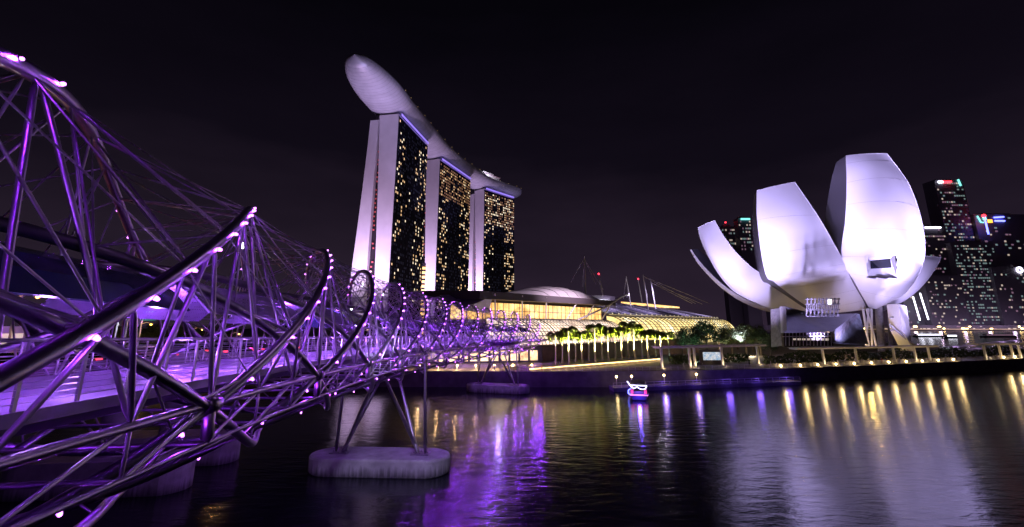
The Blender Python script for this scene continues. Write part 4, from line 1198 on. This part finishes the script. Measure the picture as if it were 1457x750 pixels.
# pergolas: thin flat roofs on posts
def pergola(a, b, zr, posts, label, wid=3.2):
    root = empty('pergola', Vector((a.x, a.y, GZ)), label, 'pergola', 'pergolas along the quay')
    d = (b - a).normalized(); n = Vector((-d.y, d.x, 0)); yaw = math.atan2(d.y, d.x)
    m = MB(); c = (a + b) / 2; m.box(Vector((c.x, c.y, zr)) + n * wid / 2, ((b - a).length, wid, .45), yaw); m.build('roof', M['white_wall'], root)
    m = MB(); L = (b - a).length; k = 0
    while k < L: m.box(Vector((a.x, a.y, zr + .32)) + d * k + n * wid / 2, (.18, wid + 1, .16), yaw); k += 1.4
    m.build('slats', M['mast'], root)
    for px, col in posts:
        r_ = ray(px, 505); kk = r_.x / r_.y; tt = (kk * a.y - a.x) / (d.x - kk * d.y); p = a + d * tt
        m = MB(); m.box(Vector((p.x, p.y, (GZ + zr) / 2)), (.55, .55, zr - GZ - .3), yaw); m.build('post', M['white_wall'], root)
        if col: lamp('post_light', 'POINT', Vector((p.x + .2, p.y - 1.3, GZ + .6)), (1, .75, .4), 130, size=.1)
pergola(gp(936, 138), gp(1087, 152), 9.2, [(941, 1), (981, 1), (988, 1), (1027, 1), (1078, 1)], 'flat pergola on white posts left of the museum, over the pontoon')
pergola(gp(1130, 147), gp(1330, 164), 8.4, [(1171, 1), (1218, 0), (1272, 0), (1302, 1), (1322, 0)], 'long thin pergola directly in front of the museum')
pergola(gp(1385, 168), gp(1475, 178), 8.8, [(1402, 1), (1424, 0), (1441, 1), (1452, 1)], 'pergola at the right end of the quay')
# lit advertising screen under the first pergola
c = gp(1009, 149); k0 = empty('display_kiosk', c, 'kiosk with a bright blue white screen under the pergola', 'kiosk')
m = MB(); m.box(c + Vector((0, .5, 2.3)), (7.6, .8, 4.6)); m.build('body', M['roof_dark'], k0)
m = MB(); m.box(c + Vector((0, .07, 2.6)), (5.6, .06, 2.4)); m.build('screen', M['screen'], k0)
# railings on the quay
m = MB(); prev = None
pts = offs(shore, 1.2)
for i in range(2, len(pts) - 2):
    a = Vector((*pts[i], 3.56)); b = Vector((*pts[i + 1], 3.56)); L = (b - a).length; n = int(L / 2)
    for j in range(n): q = a.lerp(b, j / n); m.tube([q, q + Vector((0, 0, 1.35))], .05, 5)
    for z in (.6, 1.0, 1.35): m.tube([a + Vector((0, 0, z)), b + Vector((0, 0, z))], .035, 5)
tag(m.build('quay_railing', M['mast']), 'low steel railing along the edge of the quay', 'railing')
# people on the quay
M['cloth_a'] = mat('cloth_dark', (.04, .04, .06), .8); M['cloth_b'] = mat('cloth_light', (.5, .45, .42), .8); M['cloth_c'] = mat('cloth_red', (.4, .06, .06), .8)
M['skin_tone'] = mat('skin_tone', (.45, .28, .2), .6); M['hair'] = mat('hair', (.02, .015, .012), .6)
def person(p, rz, top, label, stride=.22):
    rot = Matrix.Rotation(rz, 3, 'Z')
    me = bpy.data.meshes.new('person'); bm = bmesh.new(); sk = bm.verts.layers.skin.verify()
    J = [((0, 0, .95), .13), ((0, 0, 1.18), .13), ((0, 0, 1.40), .15), ((0, 0, 1.50), .06), ((0, .02, 1.62), .095), ((0, .01, 1.72), .08),
         ((.18, 0, 1.40), .06), ((.23, .04, 1.14), .045), ((.22, .12, .92), .032), ((-.18, 0, 1.40), .06), ((-.23, -.04, 1.14), .045), ((-.22, .02, .90), .032),
         ((.09, 0, .88), .095), ((.10, stride * .6, .48), .062), ((.10, stride, .07), .042), ((.10, stride + .14, .04), .035),
         ((-.09, 0, .88), .095), ((-.10, -stride * .3, .48), .062), ((-.10, -stride, .08), .042), ((-.10, -stride + .13, .04), .035)]
    E = [(0, 1), (1, 2), (2, 3), (3, 4), (4, 5), (2, 6), (6, 7), (7, 8), (2, 9), (9, 10), (10, 11), (0, 12), (12, 13), (13, 14), (14, 15), (0, 16), (16, 17), (17, 18), (18, 19)]
    vs = []
    for i, (c, r_) in enumerate(J):
        v = bm.verts.new(Vector(c)); v[sk].radius = (r_, r_ * (.72 if i in (0, 1, 2) else 1)); v[sk].use_root = (i == 0); vs.append(v)
    for a_, b_ in E: bm.edges.new((vs[a_], vs[b_]))
    bm.to_mesh(me); bm.free()
    o = bpy.data.objects.new('person', me); COL.objects.link(o); o.location = p; o.rotation_euler.z = rz
    o.modifiers.new('skin', 'SKIN'); sb = o.modifiers.new('sub', 'SUBSURF'); sb.levels = 1; sb.render_levels = 1
    me.materials.append(top)
    tag(o, label, 'person', 'people strolling on the quay')
    hb = MB(); hb.ball(p + rot @ Vector((0, -.015, 1.70)), .105, 10); h_ = hb.build('hair', M['hair'], None); h_.parent = o; h_.matrix_parent_inverse = (Matrix.Translation(p) @ Matrix.Rotation(rz, 4, 'Z')).inverted()
for i, (px, Y, rz, tp, lb) in enumerate(((1178, 147.5, 1.4, 'cloth_a', 'person in dark clothes walking on the quay below the museum lattice'), (1184, 147.9, 1.5, 'cloth_b', 'person in light clothes beside the dark dressed walker below the museum'),
        (1246, 153, -1.5, 'cloth_c', 'person in red walking on the quay below the sunken window'), (1090, 142, 1.2, 'cloth_b', 'person in light clothes at the right end of the first pergola'),
        (1060, 141, -1.3, 'cloth_a', 'person in dark clothes under the first pergola, right of the screen'), (995, 138.5, 1.6, 'cloth_a', 'person in dark clothes just left of the lit screen'),
        (968, 135.5, -1.5, 'cloth_b', 'person in light clothes between the first pergola posts'), (1350, 167, 1.4, 'cloth_a', 'person in dark clothes near the right end pergola'),
        (704, 129, 1.5, 'cloth_a', 'person in dark clothes on the quay behind the far pier'), (770, 127.5, -1.4, 'cloth_c', 'person in red at the footbridge landing'))):
    person(gp(px, Y, GZ), rz, M[tp], lb)
# pontoon jetty with violet light
m = MB(); a = at(864, 549, 120); b = at(1113, 543, 131)
pa = [Vector((24.5, 116)), Vector((78, 129.5)), Vector((77, 133)), Vector((24.5, 121.5))]
m.prism([tuple(p) for p in pa], -.4, .9); pon = m.build('pontoon', M['pontoon']); tag(pon, 'long low floating pontoon in violet light along the quay wall', 'pontoon')
m = MB()
for i in range(26):
    q = pa[0].lerp(pa[1], i / 25); m.tube([(q.x, q.y + .3, .9), (q.x, q.y + .3, 2.0)], .05, 5)
for z in (1.45, 2.0): m.tube([(pa[0].x, pa[0].y + .3, z), (pa[1].x, pa[1].y + .3, z)], .04, 5)
m.build('railing', M['mast'], pon)
for i in range(6):
    q = pa[0].lerp(pa[1], (i + .5) / 6); lamp('pontoon_light', 'POINT', Vector((q.x, q.y - .5, 2.6)), (.22, .10, 1), 260, size=.8)
for i, (px, py) in enumerate(((880, 537), (902, 536), (949, 537), (996, 533))):
    r_ = ray(px, 545); kk = r_.x / r_.y; Y = 118 + (px - 864) * .05; p = Vector((kk * Y, Y + 2, .9))
    r0 = empty('jetty_lamp', p, f'white globe lamp on the pontoon, {ORD[i]} from the left', 'lamp', 'globe lamps on the pontoon')
    m = MB(); m.tube([p, p + Vector((0, 0, 1.9))], .06, 6); m.build('post', M['mast'], r0)
    m = MB(); m.ball(p + Vector((0, 0, 2.1)), .28, 8); m.build('lamp', M['warm_lamp'], r0)
    lamp('jetty_glow', 'POINT', p + Vector((0, -.6, 2.1)), (1, .72, .35), 60, size=.25)
# river boat
bp = Vector((28.2, 107.5, 0)); boat = empty('river_boat', bp, 'small river boat with pink and blue neon outlines moored by the pontoon', 'boat')
def BP(x, y, z):
    q = Matrix.Rotation(R(-14), 3, 'Z') @ Vector((x, y, z)); return bp + q
m = MB(); rings = []
for y, w, z0, z1 in ((-4.6, 1.75, .15, 1.15), (-2, 2.15, -.1, 1.05), (2, 2.1, -.1, 1.1), (4.5, 1.2, .1, 1.45), (5.6, .12, .6, 1.8)):
    rings.append([BP(-w, y, z1), BP(-w * .75, y, z0), BP(w * .75, y, z0), BP(w, y, z1)])
vs = [v for r_ in rings for v in r_]; m.add(vs, [(i * 4 + j, (i + 1) * 4 + j, (i + 1) * 4 + (j + 1) % 4, i * 4 + (j + 1) % 4) for i in range(4) for j in range(4)] + [(0, 1, 2, 3), (19, 18, 17, 16)])
m.build('hull', M['boat_hull'], boat)
m = MB(); prof = [(-1.75, 3.0), (-1.5, 3.35), (0, 3.5), (1.5, 3.35), (1.75, 3.0)]
vs = [BP(x, -4.2, z) for x, z in prof] + [BP(x, 2.8, z) for x, z in prof]; m.add(vs, [(i, i + 1, 6 + i, 5 + i) for i in range(4)]); m.build('roof', M['roof_dark'], boat)
for x in (-1.65, 1.65):
    for y in (-4, -.6, 2.6): m = MB(); m.tube([BP(x, y, 1.0), BP(x, y, 3.1)], .06, 6); m.build('roof_post', M['mast'], boat)
m = MB(); m.tube([BP(-2.3, -4.7, 3.9), BP(-1.75, -4.3, 3.05), BP(1.75, -4.3, 3.05)], .09, 6); m.tube([BP(-1.7, -4.3, 3.0), BP(-1.0, -4.4, 2.4), BP(-.3, -4.4, 2.75), BP(.5, -4.4, 2.3), BP(1.3, -4.4, 2.35), BP(1.75, -4.3, 3.0)], .07, 6); m.build('neon_roof_line', M['white_neon'], boat)
m = MB(); m.tube([BP(-1.85, -4.75, 1.15), BP(1.85, -4.75, 1.15)], .11, 6); m.build('neon_stern_line', M['pink_neon'], boat)
m = MB(); m.tube([BP(-1.9, -4.6, 1.2), BP(-2.25, -2, 1.15), BP(-2.2, 2, 1.2), BP(-1.3, 4.5, 1.55)], .1, 6); m.build('neon_side_line', M['blue_neon'], boat)
for x in (-1.2, 1.2):
    m = MB(); m.box(BP(x * 1.15, -4.3, 1.8), (.55, .15, .8), R(-14)); m.build('lit_panel', M['win_boat'], boat)
m = MB()
for y in (-3, -1.5, 0, 1.5): m.box(BP(0, y, 1.2), (2.6, .5, .25), R(-14)); m.box(BP(0, y - .25, 1.5), (2.6, .08, .5), R(-14))
m.build('bench', M['roof_dark'], boat)
lamp('boat_glow', 'POINT', BP(0, -5.6, 1.6), (.20, .08, 1), 900, size=.3)

# ================================================================== CITY ACROSS THE BAY
def city(px0, px1, ytop, Y, dep, label, pfn, mats, nu, nv, side=.35, lim=60, crown=None):
    a = at(px0, 455, Y); b = at(px1, 455, Y); top = at((px0 + px1) / 2, ytop, Y).z
    root = empty('office_tower', Vector(((a.x + b.x) / 2, Y, 3.4)), label, 'office tower', 'office towers across the bay')
    m = MB(); m.box(((a.x + b.x) / 2, Y + dep / 2, (top + 3.4) / 2), (b.x - a.x, dep, top - 3.4)); 
    m.box(((a.x + b.x) / 2, Y + dep / 2, top + 3), ((b.x - a.x) * .55, dep * .5, 6)); m.build('body', M['cbd'], root)
    windows(root, lambda u, v: Vector((a.x + (b.x - a.x) * (.03 + .94 * u), Y - .02, 8 + (top - 14) * v)), nu, nv, pfn, mats, .8, .5, limit=lim, depth=.4)
    # side wall seen from the camera's side
    return root, a, b, top
cool = [M['win_cool'], M['win_coolb'], M['win_dimv']]
def dens(b, q=(.5, .25, .25), rows=None):
    def f(u, v, i, j):
        bb = b * (1.7 if math.sin(j * 1.9 + i * .25) > .2 else .5)
        if rows and j in rows: bb = .85
        return random.choices((1, 2, 3), q)[0] if random.random() < bb else 0
    return f
CT = [(1304, 1341, 276, 1250, 30, 'slim office tower just right of the tall petal with scattered dim windows', dens(.20, (.15, .3, .55)), 12, 34, 60),
      (1372, 1415, 256, 1300, 40, 'tallest office tower with a red sign at its top', dens(.36, (.55, .25, .2)), 12, 44, 90),
      (1338, 1372, 322, 1240, 30, 'mid height block with white lights on its roof edge, beside the tallest tower', dens(.16, (.3, .3, .4), (27,)), 10, 30, 50),
      (1376, 1440, 345, 1225, 30, 'broad office block with a dense grid of pale green windows', dens(.42, (.75, .15, .1)), 20, 28, 98),
      (1420, 1500, 305, 1290, 50, 'dark wide tower with a teal sign at the right edge', dens(.10, (.5, .3, .2)), 16, 32, 50),
      (1290, 1318, 335, 1230, 30, 'low block half hidden behind the right petal', dens(.24, (.2, .4, .4)), 8, 26, 40),
      (1326, 1380, 392, 1210, 26, 'short broad block below the slim tower', dens(.25, (.2, .45, .35)), 16, 16, 70),
      (1428, 1475, 380, 1215, 26, 'low dark block at the right edge of the skyline', dens(.12, (.3, .4, .3)), 14, 16, 40),
      (1066, 1085, 310, 1260, 26, 'pale topped tower seen between the left and middle petals', (lambda f: lambda u, v, i, j: f(u, v, i, j) if v > .72 else 0)(dens(.42, (.6, .25, .15))), 8, 30, 50),
      (1040, 1060, 322, 1300, 26, 'tower with a red roof light between the left petals', (lambda f: lambda u, v, i, j: f(u, v, i, j) if v > .78 else 0)(dens(.4, (.5, .3, .2))), 8, 28, 40),
      (1100, 1180, 398, 1240, 30, 'low city block behind the museum bowl', dens(.2, (.3, .4, .3)), 18, 14, 40)]
TT = []
for px0, px1, yt, Y, dep, lb, pf, nu, nv, lim in CT: TT.append(city(px0, px1, yt, Y, dep, lb, pf, cool, nu, nv, lim=lim))
for px in (1048, 1078, 1130, 1300, 1335, 1370, 1405, 1440, 1475):
    q = at(px, 455, 1165); lamp('street_glow', 'POINT', (q.x, 1165, 14), (.85, .62, 1), 10000, size=3)  # added fill that lifts the tower bodies, no lamps drawn
# signs
def bar(root, a, b, r_, mt, name='sign'):
    m = MB(); m.tube([a, b], r_, 8); m.build(name, mt, root)
rt, a, b, top = TT[1]
z = top - 7; x0, x1 = a.x, b.x; yy = a.y - 2
bar(rt, Vector((x0 + 10, yy, z)), Vector((x0 + 22, yy, z)), 3.4, M['white_neon']); bar(rt, Vector((x0 + 24, yy, z)), Vector((x0 + 48, yy, z + 1)), 2.9, M['red_neon'])
bar(rt, Vector((x1 - 14, yy, z + 8)), Vector((x1 - 10, yy, z - 12)), 2.3, M['teal_neon'])
m = MB(); m.tube([(x1 + 6, yy - 30, top - 120), (x1 + 6, yy - 30, top - 172)], 2.0, 8); m.build('vertical_sign', M['blue_neon'], rt)
m = MB(); m.ball((x1 + 4, yy - 31, top - 118), 5, 8); m.build('sign_emblem', M['red_neon'], rt)
m = MB(); m.box((x1 + 18, yy - 31, top - 134), (12, 2, 9)); m.build('sign_emblem', M['orange_neon'], rt)
rt, a, b, top = TT[4]; z = top - 14; yy = a.y - 2
bar(rt, Vector((a.x + 8, yy, z + 9)), Vector((a.x + 14, yy, z - 10)), 1.8, M['teal_neon']); bar(rt, Vector((a.x + 14, yy, z - 10)), Vector((a.x + 22, yy, z - 11)), 1.6, M['teal_neon'])
bar(rt, Vector((a.x + 27, yy, z + 6)), Vector((a.x + 27, yy, z - 3)), 4.1, M['teal_neon'])
bar(rt, Vector((a.x + 56, yy, z + 4)), Vector((a.x + 84, yy, z + 6)), 2.0, M['blue_neon']); bar(rt, Vector((a.x + 56, yy, z - 6)), Vector((a.x + 84, yy, z - 6)), 2.0, M['blue_neon'])
rt, a, b, top = TT[2]
bar(rt, Vector((a.x + 8, a.y - 2, top - 4)), Vector((b.x - 12, a.y - 2, top - 4)), 2.2, M['white_neon'], 'roof_light')
rt, a, b, top = TT[9]; bar(rt, Vector((a.x + 14, a.y, top + 10)), Vector((a.x + 14, a.y, top + 13)), 2.6, M['red_neon'], 'warning_light')
rt, a, b, top = TT[8]; bar(rt, Vector((a.x + 8, a.y - 2, top - 4)), Vector((b.x - 3, a.y - 2, top - 4)), 2.6, M['teal_neon'], 'roof_light')
rt, a, b, top = TT[7]; m = MB(); m.tube([Vector((b.x - 14 + 7 * math.cos(i * .524), a.y - 2, top - 8 + 7 * math.sin(i * .524))) for i in range(13)], 1.8, 6); m.build('ring_sign', M['white_neon'], rt)
# two light-tube towers at the foot of the skyline
for i, (xa, ya, xb, yb) in enumerate(((1299, 422, 1309, 450), (1309, 417, 1321, 449))):
    m = MB(); m.tube([at(xa, ya, 1195), at(xb, yb + 6, 1195)], 1.6, 8); o = m.build('light_pole', M['white_neon'])
    tag(o, ('left' if i == 0 else 'right') + ' one of two slender glowing white poles below the right petal', 'light pole', 'glowing poles across the bay')
# far waterfront: low buildings and lamps
far = empty('waterfront_terrace', Vector((1100, 1182, 3.4)), 'low row of warm lit terraces along the far shore', 'terrace')
m = MB(); m.box((1350, 1200, 9), (1400, 20, 11)); m.build('terrace_body', M['cbd'], far)
m = MB()
rnd = random.Random(5); x = 780
mbs = [MB(), MB(), MB()]
while x < 1500:
    w_ = rnd.uniform(2, 9)
    if rnd.random() < .75: mbs[rnd.choice((0, 0, 1, 2))].box((x, 1189.6, rnd.choice((6, 6, 11))), (w_, .6, rnd.uniform(1.2, 3)))
    x += w_ + rnd.uniform(1, 6)
for b_, mt in zip(mbs, ('warm_lamp', 'win_coolb', 'win_dimv')): tag(b_.build('lit_fronts', M[mt], far), kind='stuff')
m = MB(); m.box((1150, 1184, 4.6), (740, .6, .9)); m.build('lit_edge', M['win_warm'], far)
# tour boats and lit jetty in the bay behind the museum
for i, (px, Y, L, mt, lb) in enumerate(((1318, 620, 38, 'white_neon', 'long low lit passenger boat just right of the museum stair'), (1350, 560, 14, 'white_neon', 'small lit boat right of the long passenger boat'), (1418, 600, 44, 'win_dimv', 'long lit boat at the right side of the bay'))):
    q = gp(px, Y, 0); r0 = empty('tour_boat', q, lb, 'boat', 'lit boats on the far water')
    m = MB(); m.prism([(q.x - L / 2, q.y - 3), (q.x + L / 2 - 4, q.y - 3), (q.x + L / 2, q.y), (q.x + L / 2 - 4, q.y + 3), (q.x - L / 2, q.y + 3)], -.3, 1.6); m.build('hull', M['boat_hull'], r0)
    m = MB(); m.box(q + Vector((-1, 0, 2.9)), (L * .8, 4.6, 2.4)); m.build('cabin', M['white_wall'], r0)
    m = MB(); m.box(q + Vector((-1, -2.4, 3.0)), (L * .78, .2, 1.3)); m.build('cabin_windows', M[mt], r0)
jt = [at(1345, 481, 240), at(1452, 471, 300)]
m = MB(); a, b = jt; a = Vector((a.x, 240, 4.5)); b = Vector((b.x, 300, 6.5)); d = (b - a).normalized(); n_ = Vector((-d.y, d.x, 0))
m.add([a, b, b + n_ * 3, a + n_ * 3, a - Vector((0, 0, .6)), b - Vector((0, 0, .6)), b + n_ * 3 - Vector((0, 0, .6)), a + n_ * 3 - Vector((0, 0, .6))], [(0, 1, 2, 3), (7, 6, 5, 4), (0, 4, 5, 1), (2, 6, 7, 3), (1, 5, 6, 2), (3, 7, 4, 0)])
gw = m.build('gangway', M['white_wall']); tag(gw, 'pale sloping gangway on the water behind the right pergola', 'gangway')
for k in range(5):
    q = a.lerp(b, (k + .5) / 5); m = MB(); m.tube([q + n_ * 1.5 - Vector((0, 0, .5)), Vector((q.x + n_.x * 1.5, q.y + n_.y * 1.5, -1))], .3, 8); m.build('pile', M['concrete'], gw)
    lamp('gangway_light', 'POINT', q + Vector((0, -2, 2)), (.7, .45, 1), 900, size=.3)

# ------------------------------------------------------------------ added fill for near tubes and pile caps, no fixtures there
lamp('near_fill', 'POINT', (6, 3, 21), (.72, .42, 1.0), 190, size=.4)
lamp('near_fill', 'POINT', (-4, 22, 24), (.75, .42, 1.0), 240, size=.4)
lamp('pile_cap_fill', 'SPOT', (-6, 30, 18), (.62, .55, 1.0), 15000, target=(-14.8, 55, 1), size=.4, spot=50, blend=.7)
lamp('pile_cap_fill', 'POINT', (-3, 108, 9), (.45, .3, 1.0), 900, size=.3)
lamp('pile_cap_fill', 'POINT', (-24, 44, 9), (.55, .3, 1.0), 700, size=.3)
